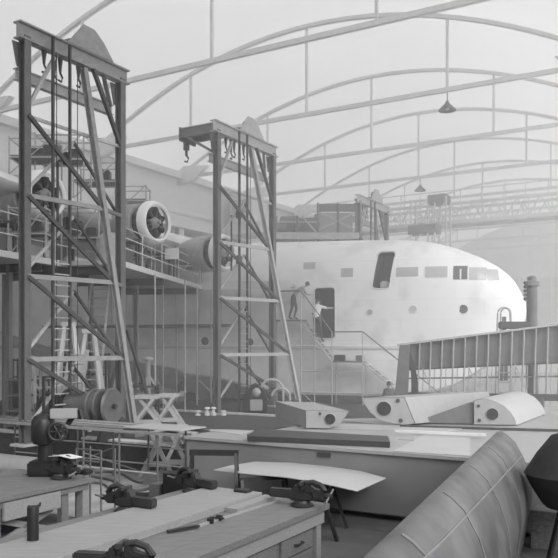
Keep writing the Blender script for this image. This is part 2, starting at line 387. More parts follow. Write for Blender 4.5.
def nacelle(lat, z, t0, S_=1.07):
    ax = -V((math.cos(math.radians(33)), -math.sin(math.radians(33)), 0))   # aft
    o = A(t0, lat, z)
    nc = MB().lathe([(.70, .72), (.74, .76), (.76, 1.3), (.66, 1.9), (.45, 2.6), (.2, 3.4), (.02, 3.8)], o, ax, 32).build('engine_nacelle', 'nacm', AC, True)
    MB().lathe([(.59, .04), (.62, 0), (.66, -.02), (.71, .01), (.75, .08), (.78, .18), (.79, .32), (.76, .32), (.74, .2), (.67, .1), (.62, .06), (.59, .04)], o, ax, 36, False).build('cowl_ring', 'bwhite', nc, True)
    MB().lathe([(.60, .3), (.60, .74)], o, ax, 28).build('cowl_gap_panel', 'dark', nc)
    cy = MB()
    for i in range(14):
        a = 2*math.pi*i/14; x, y = perp(ax); e = x*math.cos(a)+y*math.sin(a); q = o+ax*(.22+.16*(i % 2))
        cy.tube(q+e*.2, q+e*.58, .09, .075, 10)
        for k in range(4): cy.tube(q+e*(.3+.06*k), q+e*(.32+.06*k), .115, .115, 10)
    cy.build('engine_cylinder_bank', 'black', nc)
    MB().lathe([(.02, -.12), (.06, -.1), (.07, 0), (.11, .02), (.18, .1), (.22, .2), (.24, .5)], o, ax, 24).build('crankcase', 'plate', nc, True)
    pr = MB()
    for i in range(7):
        a = 2*math.pi*i/7; x, y = perp(ax); e = x*math.cos(a)+y*math.sin(a); pr.path([o+ax*.12+e*.2, o+ax*.1+e*.34, o+ax*.22+e*.48], .025, 6)
    pr.build('pipework', 'steel', nc)
nacelle(4.6, 7.0, 11.75); nacelle(9.0, 7.6, 12.6); nacelle(13.4, 7.85, 14.1)
for k, t in enumerate((4.5, 8, 11.5, 15.5, 19)):
    zb = interp(BOT, t)
    c = thing('hull_cradle', A(t, 0, 0), 'timber cradle under the flying boat keel, %s from the nose' % ordn[k].replace('nearest', 'first'), 'cradle', 'cradles under the hull')
    MB().box(A(t, 0, .12), .4, 4.2, .24, (FU, FL)).build('base_beam', 'wood_dk', c)
    MB().box(A(t, 0, (.24+zb-.02)/2), .35, .6, zb-.26, (FU, FL)).build('keel_block', 'wood_dk', c)
    for l in (-1.5, 1.5):
        MB().bar(A(t, l*1.3, .24), A(t, l*.65, zb-.08+.98/(.96*section(t)[2])*(zchine(t)-zb)), .14).build('strut', 'wood_dk', c)

# ---------------------------------------------------------------- hoist towers
BZ = .7
def tower(a0, cu, cv, label, jib=True, BV=3.9, q=2.25, TOPZ=11.05, bm='steel_lt', g0=1.15, g1=1.7):
    T = thing('hoist_tower', V((a0.x, a0.y, BZ)), label, 'crane tower')
    def L(u, v, z): return V((a0.x, a0.y, 0))+U*u+W*v+Z*z
    lt, lb = L(0, q, TOPZ-.25), L(cu, cv, BZ+.2)
    def C(z): k = (lt.z-z)/(lt.z-lb.z); return lt.lerp(lb, k)
    for v in (0, BV): MB().ibar(L(0, v, BZ), L(0, v, TOPZ-.1), .2, .22, .03, up=U).build('post', 'post', T)
    MB().ibar(L(0, -.25, TOPZ), L(0, BV+.25, TOPZ), .26, .42, .04).build('top_beam', bm, T)
    for v in (0, BV): MB().prism([L(-.15, v-.28, TOPZ-.25), L(-.15, v+.28, TOPZ-.25), L(-.15, v+.14, TOPZ-.85), L(-.15, v-.14, TOPZ-.85)], U*.03).build('gusset_plate', 'steel', T)
    MB().ibar(L(-.35, 0, 10.0), L(-.35, BV, 10.0), .18, .3, .03).build('lower_beam', 'steel_lt', T)
    MB().ibar(lt, lb, .14, .17, .025, up=U).build('leaning_leg', bm, T)
    MB().box(lb-Z*.1, .4, .4, .2, (U, W)).build('foot_pad', 'steel', T)
    for v in (0, BV): MB().box(L(0, v, BZ+.03), .5, .5, .06, (U, W)).build('base_plate', 'steel_lt', T)
    for z in (6.9, 4.9, 2.85):
        MB().bar(L(.1, 0, z), C(z), .08, .12).build('horizontal_bar', bm, T)  # bar tone carries the light falling on it
        MB().bar(C(z), L(.05, BV, z), .07, .1).build('horizontal_bar', 'steel', T)
    MB().bar(L(0, 0, 8.9), L(0, BV, 8.9), .06, .08).build('horizontal_bar', 'steel_lt', T)
    zs = [8.9, 6.9, 4.9, 2.85, .95]
    for z0, z1 in zip(zs, zs[1:]):
        MB().bar(L(.12, 0, z0), C(z1), .08, .1).build('diagonal_brace', 'steel_dk', T)  # same steel as the bars, shade put into the dark tone
        m_ = L(-.1, BV/2, z0-.25)
        MB().bar(L(-.1, 0.05, z1+.1), m_, .06, .07).build('knee_brace', 'steel_lt', T)  # pale leg coloured as lit, its dark partner as shaded
        MB().bar(m_, L(-.1, BV-.05, z1+.1), .06, .07).build('knee_brace', 'steel_dk', T)
    MB().bar(L(.1, q+.25, TOPZ-.2), L(.05, BV-.05, 8.9), .1).build('upper_brace', 'steel_dk', T)
    MB().bar(L(.0, .95, TOPZ-.3), L(.0, .08, 9.1), .08).build('upper_brace', 'steel_lt', T)
    MB().bar(L(-.3, BV-.1, 10.1), L(0, BV-.7, TOPZ-.2), .1).build('upper_brace', 'steel', T)
    # ladder guides
    for v in (g0, g1): MB().bar(L(.2, v, BZ), L(.2, v, TOPZ+.1), .055, .07).build('guide_rail', 'steel_dk', T)
    for k in range(16): MB().tube(L(.2, g0, 1.1+k*.28), L(.2, g1, 1.1+k*.28), .02, n=6).build('ladder_rung', 'steel_lt', T)
    for v in (g0+.2, g1+.35): MB().tube(L(.12, v, 1.2), L(.12, v, TOPZ-.2), .012, n=6).build('cable', 'steel_dk', T)
    # sheave gusset and blocks
    MB().prism([L(.16, 1.3, TOPZ+.2), L(.16, 3.0, TOPZ+.2), L(.16, 2.6, TOPZ+.62), L(.16, 2.25, TOPZ+.85), L(.16, 1.85, TOPZ+.85)], U*-.05).build('sheave_plate', bm, T)
    MB().obox(L(-.9, 1.4, TOPZ+.22), U*1.0, W*.9, Z*.12).build('sheave_deck', 'steel', T)
    MB().lathe([(.22, 0), (.26, .02), (.2, .06), (.26, .1), (.22, .12)], L(-.1, 2.05, TOPZ+.5), U, 20).build('sheave', 'steel_dk', T)
    for v, l in ((.7, .35), (1.05, .5), (1.25, .4), (1.9, .35)):
        hk = MB(); hk.tube(L(-.1, v, TOPZ-.2), L(-.1, v, TOPZ-.2-l), .07, .03, 8)
        hk.path([L(-.1, v, TOPZ-.2-l), L(-.1, v+.08, TOPZ-.3-l), L(-.1, v+.04, TOPZ-.42-l), L(-.1, v-.06, TOPZ-.4-l)], .03, 6)
        hk.build('hoist_hook', 'steel_dk', T)
    for v, z in ((1.3, 8.1), (1.3, 6.4)): MB().box(L(.05, v+.05, z), .18, .2, .32, (U, W)).build('pulley_block', 'steel_dk', T, bev=.03)
    MB().bar(L(-.25, 1.3, 8.1), L(-.25, 1.3, 6.0), .05).build('pulley_strap', 'steel_dk', T)
    if jib:
        JL = 1.65
        for v in (-.02, .75): MB().ibar(L(-.05, v, TOPZ-.02), L(-JL, v, TOPZ-.02), .14, .32, .03).build('jib_beam', 'steel', T)
        MB().obox(L(-JL, -.1, TOPZ-.3), U*.08, W*.95, Z*.5).build('jib_end_plate', 'steel_dk', T)
        MB().bar(L(-JL+.35, 0, TOPZ-.2), L(-.05, 0, TOPZ-.95), .09).build('jib_brace', 'steel', T)
        MB().obox(L(-JL, -.1, TOPZ+.14), U*(JL-.1), W*.85, Z*.03).build('jib_cover', 'steel_lt', T)
        h2 = MB().box(L(-JL+.12, .2, TOPZ-.45), .16, .16, .3, (U, W)); h2.tube(L(-JL+.12, .2, TOPZ-.6), L(-JL+.12, .2, TOPZ-.8), .05, n=8)
        h2.path([L(-JL+.12, .2, TOPZ-.8), L(-JL+.22, .2, TOPZ-.9), L(-JL+.16, .2, TOPZ-1.04), L(-JL+.04, .2, TOPZ-1.0)], .035, 6)
        h2.build('jib_hook', 'steel_dk', T)
    return T
A1 = V((-6.30, 18.6, 0)); A2 = V((-2.23, 27.0, 0))
def cuv(x, y): d = V((x, y, 0)); return d.dot(U), d.dot(W)
tower(A1, *cuv(2.35, 1.9), label='tall riveted steel hoist tower at the left edge, nearest the camera', jib=False, BV=3.45, q=2.0, TOPZ=10.95, bm='pipe', g0=.72, g1=1.3)
tower(A2, *cuv(3.0, 2.0), label='steel hoist tower with jib and hanging hook in front of the flying boat hull')
T3 = tower(V((4.3, 40.3, 0)), *cuv(2.0, 1.9), label='hazy hoist tower top rising behind the flying boat, beside grey staging', jib=False)

# staging behind the hull
S = thing('wing_staging', V((1.5, 40, 0)), 'pale scaffold staging with canvas panels standing behind the flying boat roof', 'scaffold')
def sx(px, y=40.): return (px-279)/F*y
def sz(py, y=40.): return CAMZ+(HOR-py)/F*y
for px in (276, 297, 318, 338, 356): MB().bar(V((sx(px), 40, 0)), V((sx(px), 40, sz(203 if px >= 318 else 216))), .1).build('standard', 'steel', S)
for px in (276, 318, 356): MB().bar(V((sx(px), 42.5, 0)), V((sx(px), 42.5, sz(206 if px >= 318 else 220))), .1).build('standard', 'steel', S)
MB().box(V((sx(316), 41.3, sz(236))), 4.6, 2.8, .35).build('staging_deck', 'steel_lt', S)
MB().box(V((sx(338), 40.1, sz(207.5))), sx(357)-sx(319), .1, .42).build('canvas_band', 'steel', S)
MB().box(V((sx(338), 42.4, sz(216))), sx(357)-sx(319), .06, 1.2).build('back_panel', 'plate', S)
MB().box(V((sx(309), 41.2, sz(222))), sx(319)-sx(297), .06, .85).build('dark_panel', 'steel', S)
br = MB(); br.bar(V((sx(319), 40, sz(230))), V((sx(356), 40, sz(212))), .07); br.bar(V((sx(319), 40, sz(212))), V((sx(356), 40, sz(230))), .07)
br.bar(V((sx(276), 40, sz(233))), V((sx(356), 40, sz(233))), .08); br.bar(V((sx(276), 40, sz(222))), V((sx(318), 40, sz(222))), .06)
br.bar(V((sx(302), 40, sz(216))), V((sx(316), 40, sz(232))), .08); br.build('bracing', 'steel_lt', S)
for i, (px, py, r) in enumerate(((282, 226, .5), (290, 218, .45))):
    tag(MB().lathe([(r*.6, -.5), (r, -.45), (r, .4), (r*.7, .5)], V((sx(px), 41, sz(py+3))), FU, 20).build('engine_cowling', 'steel', smooth=True), ['grey drum-shaped engine cowling at the left end of the staging behind the hull', 'upper grey engine cowling resting on the staging beside its twin'][i], 'engine cowling', 'cowlings on the staging')

# ---------------------------------------------------------------- wing platform decks
DZ = 5.8
D = thing('wing_platform', V((-5, 28, 0)), 'raised timber work platform with railing alongside the flying boat engines', 'platform')
def deck(p0, p1, wdt, name='deck'):
    p0 = V(p0); p1 = V(p1); d = (p1-p0).normalized(); n = V((-d.y, d.x, 0))
    MB().obox(p0-Z*.14, p1-p0, n*wdt, Z*.14).build(name, 'deck', D)
    MB().obox(p0-Z*.16+n*-.04, p1-p0, n*.06, Z*.18).build('edge_board', 'white', D)
    for f in (.05, .45, .9):
        q = p0.lerp(p1, f); MB().ibar(q-Z*.27+n*.02, q-Z*.27+n*wdt, .16, .24, .03).build('joist', 'steel_dk', D)
    return d, n
e0 = V((-7.9, 20.0, DZ)); e1 = V((-6.1, 25.4, DZ)); deck(e0, e1, 3.2)
f0 = V((-4.95, 22.9, DZ)); f1 = V((-3.35, 33.6, DZ)); d2, n2 = deck(f0, f1, 3.4)
# wings of the deck right of the second tower
MB().obox(V((-1.9, 31.4, DZ-.14)), V((2.3, -.4, 0)), V((.3, 1.5, 0)), Z*.14).build('side_deck', 'deck', D)
MB().obox(V((-3.2, 31.2, DZ-.3)), V((3.7, -.6, 0)), V((.0, .1, 0)), Z*.34).build('edge_board', 'white', D)
posts = [f0.lerp(f1, k) for k in (0.02, .22, .42, .62, .82, .99)]
for p in posts: MB().tube(p, p+Z*1.1, .022, n=8).build('rail_post', 'white', D)
for z in (.45, .78, 1.1): MB().tube(f0.lerp(f1, .02)+Z*z, f1+Z*z, .02, n=8).build('rail', 'white', D)
for p in [e0.lerp(e1, k) for k in (.05, .5, .97)]: MB().tube(p, p+Z*1.1, .022, n=8).build('rail_post', 'white', D)
for z in (.5, 1.1): MB().tube(e0+Z*z, e1+Z*z, .02, n=8).build('rail', 'white', D)
for px, y in ((155, 26.), (163, 30.), (185, 28.), (197, 31.), (211, 32.5), (138, 31.)):
    x = (px-279)/F*y; MB().tube(V((x, y, zfl((x, y)))), V((x, y, DZ-.15)), .028, n=8).build('support_pole', 'steel_lt', D)
for x, y in ((-8.2, 22.8), (-9.5, 26), (-6.9, 27.5), (-6.3, 33)): MB().bar(V((x, y, zfl((x, y)))), V((x, y, DZ-.15)), .14).build('support_post', 'steel', D)
# catwalk along the hull
CW = thing('hull_catwalk', A(17, 2.2, 0), 'dark narrow catwalk hung along the hull side under the platform', 'catwalk')
MB().obox(A(22, 1.95, 4.0), A(12.5, 1.95, 4.0)-A(22, 1.95, 4.0), FL*.7, Z*.12).build('walkway', 'wood_dk', CW)
for i in range(9):
    t = 12.8+i*1.1; MB().tube(A(t, 2.55, 4.1), A(t, 2.55, 5.6), .02, n=6).build('upright', 'steel_lt', CW)
for i in range(5):
    t = 13+i*2.1; MB().tube(A(t, 2.3, zfl(A(t, 2.3, 0))), A(t, 2.3, 4.0), .035, n=6).build('standard', 'steel_lt', CW)
    MB().bar(A(t, 2.3, zfl(A(t, 2.3, 0))+.1), A(t+1.0, 2.3, 1.6), .05).build('strut', 'steel_lt', CW)
# things on the deck
def onrail(px): 
    a = (px-279)/F; k = (a*f0.y-f0.x)/((f1.x-f0.x)-a*(f1.y-f0.y)); return f0.lerp(f1, k)
q = onrail(170.5)
tag(MB().box(q+V((.06, -.06, .86)), .55, .03, .42, (V((.97, -.24, 0)), V((.24, .97, 0)))).build('notice_board', 'bwhite'), 'small blank white board fixed to the platform railing below the middle engine', 'notice board')
q = onrail(199)
tag(MB().box(q+V((-.15, .2, .22)), .45, .3, .44).build('white_crate', 'white', bev=.02), 'small white crate on the platform edge left of the second tower', 'crate')
def stand(loc, rz, label):
    r = thing('engine_stand', loc, label, 'stand', 'dark stands below the engines'); loc = V(loc)
    X = V((math.cos(rz), math.sin(rz), 0)); Y = Z.cross(X)
    for a in (-.45, .45):
        for c in (-.4, .4): MB().bar(loc+X*a+Y*c, loc+X*a+Y*c+Z*1.0, .07).build('leg', 'steel_dk', r)
        MB().bar(loc+X*a-Y*.4+Z*.15, loc+X*a+Y*.4+Z*.15, .06).build('crossbar', 'steel_dk', r)
    MB().box(loc+Z*1.02, 1.05, .95, .08, (X, Y)).build('stand_top', 'steel_dk', r)
    MB().box(loc+Z*.5, .5, .5, .55, (X, Y)).build('toolbox', 'tank', r, bev=.03)
def inb(px, back=1.0): 
    p = onrail(px); return p+n2*back
stand(inb(150, .9), .3, 'dark steel engine stand on the platform under the middle engine, left one')
stand(inb(178, .8), .2, 'dark steel engine stand on the platform right of the white board')
stand(inb(192, 1.2), .25, 'dark steel engine stand on the platform just below the innermost engine')
stand(e0.lerp(e1, .35)+V((-1.1, .5, 0)), .3, 'dark steel engine stand on the outer platform under the nearest engine')
stand(e0.lerp(e1, .85)+V((-1.0, .5, 0)), .3, 'dark steel engine stand on the outer platform behind the tower diagonals')
tag(MB().lathe([(.3, 0), (.42, .05), (.42, .8), (.2, 1.0)], inb(130, .7), Z, 20).build('oil_drum', 'steel_lt', smooth=True), 'pale drum on the platform beside the near tower post', 'drum')

# timber base platforms the towers stand on
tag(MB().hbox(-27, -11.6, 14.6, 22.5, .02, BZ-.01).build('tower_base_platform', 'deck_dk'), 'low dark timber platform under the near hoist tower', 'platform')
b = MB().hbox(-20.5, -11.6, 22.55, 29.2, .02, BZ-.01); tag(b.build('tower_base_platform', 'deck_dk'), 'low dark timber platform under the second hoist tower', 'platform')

for lb, s0, s1, d in (('pale plank along the front edge of the near base platform', -27, -11.6, 14.6), ('pale plank along the front edge of the second base platform', -20.5, -11.6, 22.5)):
    tag(MB().hbox(s0, s1, d-.08, d+.3, BZ+.0, BZ+.05).build('edge_plank', 'deck'), lb, 'plank', 'edge planks')
# scaffold frames on the wing and decks
def scaffold(x, y, z0, w_, dp_, h, label, boxes=()):
    r = thing('scaffold_frame', (x, y, z0), label, 'scaffold', 'scaffold frames around the engines')
    for a in (-w_/2, w_/2):
        for c in (-dp_/2, dp_/2): MB().tube((x+a, y+c, z0), (x+a, y+c, z0+h), .03, n=6).build('upright', 'steel_lt', r)
    for z in (h*.45, h*.95):
        for c in (-dp_/2, dp_/2): MB().tube((x-w_/2, y+c, z0+z), (x+w_/2, y+c, z0+z), .025, n=6).build('ledger', 'steel_lt', r)
        for a in (-w_/2, w_/2): MB().tube((x+a, y-dp_/2, z0+z), (x+a, y+dp_/2, z0+z), .025, n=6).build('transom', 'steel_lt', r)
    MB().tube((x-w_/2, y-dp_/2, z0), (x+w_/2, y-dp_/2, z0+h), .022, n=6).build('diagonal', 'steel_lt', r)
    MB().box((x, y, z0+h*.45+.05), w_, dp_, .05).build('plank', 'wood_dk', r)
    for dx, w2, h2 in boxes: MB().box((x+dx, y, z0+h*.45+.08+h2/2), w2, .4, h2).build('gear_box', 'steel_dk', r, bev=.03)
def onpx(px, y): return (px-279)/F*y
scaffold(onpx(32, 22.5), 22.5, DZ, 1.1, .9, 1.5, 'pale scaffold frame on the outer platform at the left edge', ((0, .5, .4),))
scaffold(onpx(80, 24.2), 24.6, DZ, 1.2, .8, 1.9, 'pale scaffold frame on the outer platform between tower guides and leaning leg', ((-.2, .4, .5), (.3, .3, .3)))
scaffold(onpx(196, 31.5)-.3, 31.5, DZ, 1.0, .8, 1.5, 'pale scaffold frame on the platform left of the second tower', ((.1, .5, .35),))
scaffold(onpx(136, 27.2), 28.2, DZ, .9, .8, 1.4, 'pale scaffold frame on the platform behind the middle engine stand', ((0, .4, .5),))
scaffold(onpx(62, 25), 25.2, 8.6, 1.6, 1.0, 1.6, 'pale scaffold frame standing above the outer wing behind the near tower', ((-.4, .5, .5), (.4, .4, .35)))
scaffold(onpx(35, 24.5), 24.6, 8.7, 1.4, 1.0, 1.2, 'pale scaffold frame above the outer wing at the left edge', ((0, .6, .3),))
scaffold(onpx(98, 27), 27, 8.4, 1.5, 1.0, 1.3, 'pale scaffold frame above the wing left of the middle engine', ((.2, .5, .4),))
scaffold(onpx(133, 30), 30, 8.4, 1.2, .9, 1.1, 'low pale scaffold frame on the wing right of the near tower', ())

# ---------------------------------------------------------------- stairs at the hull door
G = thing('boarding_stairs', A(7, 2.6, 0), 'open metal boarding stairs with handrails leading up to the hull door', 'stairs')
L0, L1 = 2.02, 2.75
def flight(t0, z0, t1, z1, n, hand=True, h=1.25):
    for l in (L0, L1): MB().bar(A(t0, l, z0-.05), A(t1, l, z1-.05), .04, .07).build('stringer', 'steel_lt', G)
    for i in range(n):
        k = (i+.5)/n; t = t0+(t1-t0)*k; z = z0+(z1-z0)*k
        MB().box(A(t, (L0+L1)/2, z), .2, L1-L0, .03, (FU, FL)).build('step', 'white', G)
    MB().tube(A(t0, L1, z0+h), A(t1, L1, z1+h), .028, n=8).build('handrail', 'steel', G)
MB().box(A(9.72, (L0+L1)/2, 4.25), 1.36, L1-L0, .06, (FU, FL)).build('landing', 'steel', G)
MB().box(A(7.1, (L0+L1)/2, 2.5), 1.3, L1-L0, .06, (FU, FL)).build('landing', 'steel', G)
flight(9.1, 4.25, 7.75, 2.5, 8); flight(6.45, 2.5, 3.35, .05, 11)
MB().tube(A(7.75, L1, 3.75), A(6.45, L1, 3.75), .028, n=8).build('handrail', 'steel', G)
MB().tube(A(10.4, L1, 5.5), A(9.1, L1, 5.5), .028, n=8).build('handrail', 'steel', G)
for t, z in ((10.4, 5.5), (9.1, 5.5), (7.75, 3.75), (6.45, 3.75), (8.5, 4.7)): MB().tube(A(t, L1, zfl(A(t, L1, 0))), A(t, L1, z), .024, n=8).build('support_post', 'steel_lt', G)
for t, z in ((10.4, 4.25), (7.75, 2.5), (6.45, 2.5)): MB().tube(A(t, L0, zfl(A(t, L0, 0))), A(t, L0, z), .024, n=8).build('support_post', 'steel_lt', G)
for z in (1.0, 1.9): MB().tube(A(9.1, L1, z+.2), A(6.45, L1, z+.2), .02, n=8).build('tie_rail', 'steel_lt', G)
MB().tube(A(9.1, L1, 1.2), A(7.75, L1, .1), .02, n=8).build('tie_rail', 'steel_lt', G)
tag(MB().box(A(7.5, 2.4, 2.53+.13), .45, .25, .26, (FU, FL)).build('tool_box', 'black', bev=.02), 'dark toolbox on the middle landing of the boarding stairs', 'toolbox')
tag(MB().box(A(6.65, 2.4, 2.53+.12), .3, .25, .24, (FU, FL)).build('metal_bucket', 'steel', bev=.03), 'grey metal box at the head of the lower stair flight', 'box')
tag(MB().box(A(5.78, 1.2, 5.6+.17), .36, .5, .32, (FU, FL)).build('white_bundle', 'white', bev=.05), 'white bundle lying in the bottom of the dark upper hatch', 'bundle')

# ---------------------------------------------------------------- people
def person(name, joints, edges, radii, reg, label, hair_c, face):
    r = thing(name, joints['foot'], label, 'person')
    keys = list(joints); idx = {k: i for i, k in enumerate(keys)}; o = V(joints['foot'])
    me = bpy.data.meshes.new('body'); me.from_pydata([V(joints[k])-o for k in keys], [(idx[a], idx[c]) for a, c in edges], []); me.update()
    ob = bpy.data.objects.new('body', me); col.objects.link(ob)
    sm = ob.modifiers.new('s', 'SKIN'); 
    lay = me.skin_vertices[0] if me.skin_vertices else None
    for i, k in enumerate(keys):
        lay.data[i].radius = (radii[k],)*2 if not isinstance(radii[k], tuple) else radii[k]
        lay.data[i].use_root = (k == 'pelvis')
    ob.modifiers.new('d', 'SUBSURF').levels = 2
    bpy.context.view_layer.update()
    m2 = bpy.data.meshes.new_from_object(ob.evaluated_get(bpy.context.evaluated_depsgraph_get()))
    ob.modifiers.clear(); ob.data = m2
    m2.materials.clear()
    for k in ('skin', 'shirt', 'trouser', 'black'): m2.materials.append(M[k])
    order = list(keys); pts = {k: V(joints[k])-o for k in keys}
    for p in m2.polygons:
        p.use_smooth = True; c = p.center
        best = min(edges, key=lambda e: (c-closest(c, pts[e[0]], pts[e[1]])).length)
        p.material_index = reg(best, c)
    ob.parent = r
    # hands: palm and five fingers, nose and ears
    hd = MB()
    for h, d, up in face['hands']:
        h = V(h); d = V(d).normalized(); sd = d.cross(V(up)).normalized(); upn = V(up).normalized()
        hd.prism([h-sd*.04-upn*.012, h+sd*.04-upn*.012, h+sd*.04+upn*.012, h-sd*.04+upn*.012], d*.09)
        for i, l in enumerate((.065, .08, .075, .06)):
            b0 = h+d*.085+sd*(-.03+.02*i); hd.path([b0, b0+d*l*.55-upn*.008, b0+d*l-upn*.025], .009, 6)
        b0 = h+d*.02+sd*.038; hd.path([b0, b0+d*.04+sd*.03, b0+d*.075+sd*.035-upn*.01], .010, 6)
    hd.build('hands', 'skin', r)
    hc = V(joints['head']); fd = V(face['dir']).normalized(); sd = fd.cross(Z).normalized()
    hb = MB().ball(hc-fd*.012+Z*.035, .098, .105, .105); hb.build('hair', hair_c, r, True)
    fb = MB().ball(hc+fd*.105-Z*.01, .014, .014, .022, 8, 6)
    for s_ in (-1, 1): fb.ball(hc+sd*.088*s_-Z*.005, .014, .014, .028, 8, 6)
    fb.build('nose_and_ears', 'skin', r, True)
    eb = MB()
    for s_ in (-1, 1): eb.ball(hc+fd*.092+sd*.033*s_+Z*.012, .01, .01, .007, 8, 6)
    eb.build('eyes', 'black', r, True)
    return r
def closest(c, a, b_):
    d = b_-a; k = max(0, min(1, (c-a).dot(d)/max(1e-9, d.length_squared))); return a+d*k
EDG = [('pelvis', 'waist'), ('waist', 'chest'), ('chest', 'neck'), ('neck', 'chin'), ('chin', 'head'), ('head', 'crown'), ('chest', 'shL'), ('shL', 'elL'), ('elL', 'wrL'), ('chest', 'shR'), ('shR', 'elR'), ('elR', 'wrR'),
       ('pelvis', 'hipL'), ('hipL', 'knL'), ('knL', 'anL'), ('anL', 'toL'), ('pelvis', 'hipR'), ('hipR', 'knR'), ('knR', 'anR'), ('anR', 'toR')]
RAD = dict(pelvis=(.15, .12), waist=(.135, .10), chest=(.165, .12), neck=.058, chin=.066, head=.092, crown=.06, shL=.07, elL=.046, wrL=.03, shR=.07, elR=.046, wrR=.03, hipL=.10, knL=.065, anL=.042, toL=.035, hipR=.10, knR=.065, anR=.042, toR=.035, foot=.01)
def reg(e, c):
    s = set(e)
    if s & {'neck', 'chin', 'head', 'crown'} and not s == {'chest', 'neck'}: return 0
    if 'wrL' in s or 'wrR' in s: return 0
    if s & {'toL', 'toR'}: return 3
    if s & {'hipL', 'hipR', 'knL', 'knR'}: return 2
    return 1
# white-shirted man on the steps, seen from behind, arm reaching to the door's far edge
def mk(base, f, jd, k_=1.0):
    f = V(f).normalized(); s = f.cross(Z).normalized()       # s = his right
    return {k: V(base)+(s*v[0]+f*v[1]+Z*v[2])*k_ for k, v in jd.items()}
bz = 3.42
bA = A(8.5, 2.35, bz)
jA = mk(bA, -FL+FU*.35, dict(pelvis=(0, 0, .92), waist=(0, .0, 1.10), chest=(0, .03, 1.34), neck=(0, .04, 1.50), chin=(0, .06, 1.57), head=(0, .07, 1.64), crown=(0, .06, 1.71),
    shL=(-.18, .03, 1.42), elL=(-.30, .02, 1.16), wrL=(-.22, .2, 1.02), shR=(.18, .03, 1.42), elR=(.42, .12, 1.34), wrR=(.68, .2, 1.34),
    hipL=(-.09, 0, .86), knL=(-.13, .06, .48), anL=(-.15, 0, .09), toL=(-.16, .16, .04), hipR=(.09, 0, .86), knR=(.15, .08, .46), anR=(.24, .02, .0), toR=(.26, .17, -.06)))
jA2 = dict(jA); jA2['foot'] = bA
fA = (-FL+FU*.35).normalized()
RA = dict(RAD)
def mkperson(name, j, base, label, hands, fd):
    j = dict(j); edges = list(EDG); rad = dict(RAD)
    jj = {k: v for k, v in j.items() if k != 'foot'}
    def run():
        return None
    return j, edges, rad
def doperson(name, j, base, label, hands, fd, hairm='hair'):
    jj = {k: v for k, v in j.items()}
    class J(dict): pass
    d = J(jj)
    # foot is only the root position
    keys = list(jj)
    joints = {k: jj[k] for k in keys}
    real = dict(joints); 
    return person2(name, real, base, label, hands, fd, hairm)
def person2(name, joints, base, label, hands, fd, hairm):
    class D2(dict):
        pass
    j = D2(joints)
    f = dict(hands=hands, dir=fd)
    # reuse person() with the root separated
    class JJ(dict):
        def __missing__(self, k): return base
    jj = JJ(j)
    return person(name, jj, EDG, RAD, reg, label, hairm, f)
s_ = fA.cross(Z).normalized()
doperson('person', jA, bA, 'person in white shirt and dark trousers reaching an arm across the hull doorway', [(jA['wrR'], jA['wrR']-jA['elR'], Z), (jA['wrL'], fA, Z)], fA+FU*.6)
# bending man on the top landing facing right
bB = A(9.5, 2.35, 4.28)
jB = mk(bB, FU-FL*.1, dict(pelvis=(0, -.05, .92), waist=(0, .06, 1.07), chest=(0, .26, 1.22), neck=(0, .40, 1.31), chin=(0, .46, 1.34), head=(0, .52, 1.37), crown=(0, .57, 1.42),
    shL=(-.17, .3, 1.26), elL=(-.2, .42, 1.02), wrL=(-.16, .62, .98), shR=(.17, .3, 1.26), elR=(.2, .36, .98), wrR=(.16, .44, .76),
    hipL=(-.09, -.05, .86), knL=(-.1, .06, .46), anL=(-.1, -.04, .09), toL=(-.1, .12, .04), hipR=(.09, -.05, .86), knR=(.11, -.08, .46), anR=(.12, -.2, .09), toR=(.12, -.04, .04)), 1.1)
doperson('person', jB, bB, 'person in light shirt and dark trousers bending forward on the top stair landing', [(jB['wrL'], V(FU), Z), (jB['wrR'], V((0, 0, -1)), FU)], FU-Z*.4)
bC = V((4.35, 29.6, 0))
jC = mk(bC, V((-.3, -1, 0)), dict(pelvis=(0, 0, .92), waist=(0, 0, 1.10), chest=(0, .02, 1.34), neck=(0, .02, 1.5), chin=(0, .04, 1.57), head=(0, .05, 1.64), crown=(0, .04, 1.71),
    shL=(-.18, .0, 1.42), elL=(-.24, .0, 1.14), wrL=(-.22, .1, .9), shR=(.18, .0, 1.42), elR=(.24, .0, 1.14), wrR=(.22, .1, .9),
    hipL=(-.09, 0, .86), knL=(-.1, .02, .48), anL=(-.1, 0, .09), toL=(-.1, .16, .04), hipR=(.09, 0, .86), knR=(.1, .02, .48), anR=(.1, 0, .09), toR=(.1, .16, .04)))
doperson('person', jC, bC, 'person on the floor by the stairs, only the dark-haired head showing', [(jC['wrL'], V((0, 0, -1)), U), (jC['wrR'], V((0, 0, -1)), U)], V((-.3, -1, 0)))
for o_ in [o for o in bpy.data.objects if o.name.startswith('body')]:
    if (parent_origin(o_.parent)-bB).length < .1: o_.data.materials[1] = M['plate']
    if (parent_origin(o_.parent)-bC).length < .1: o_.data.materials[1] = M['tank']

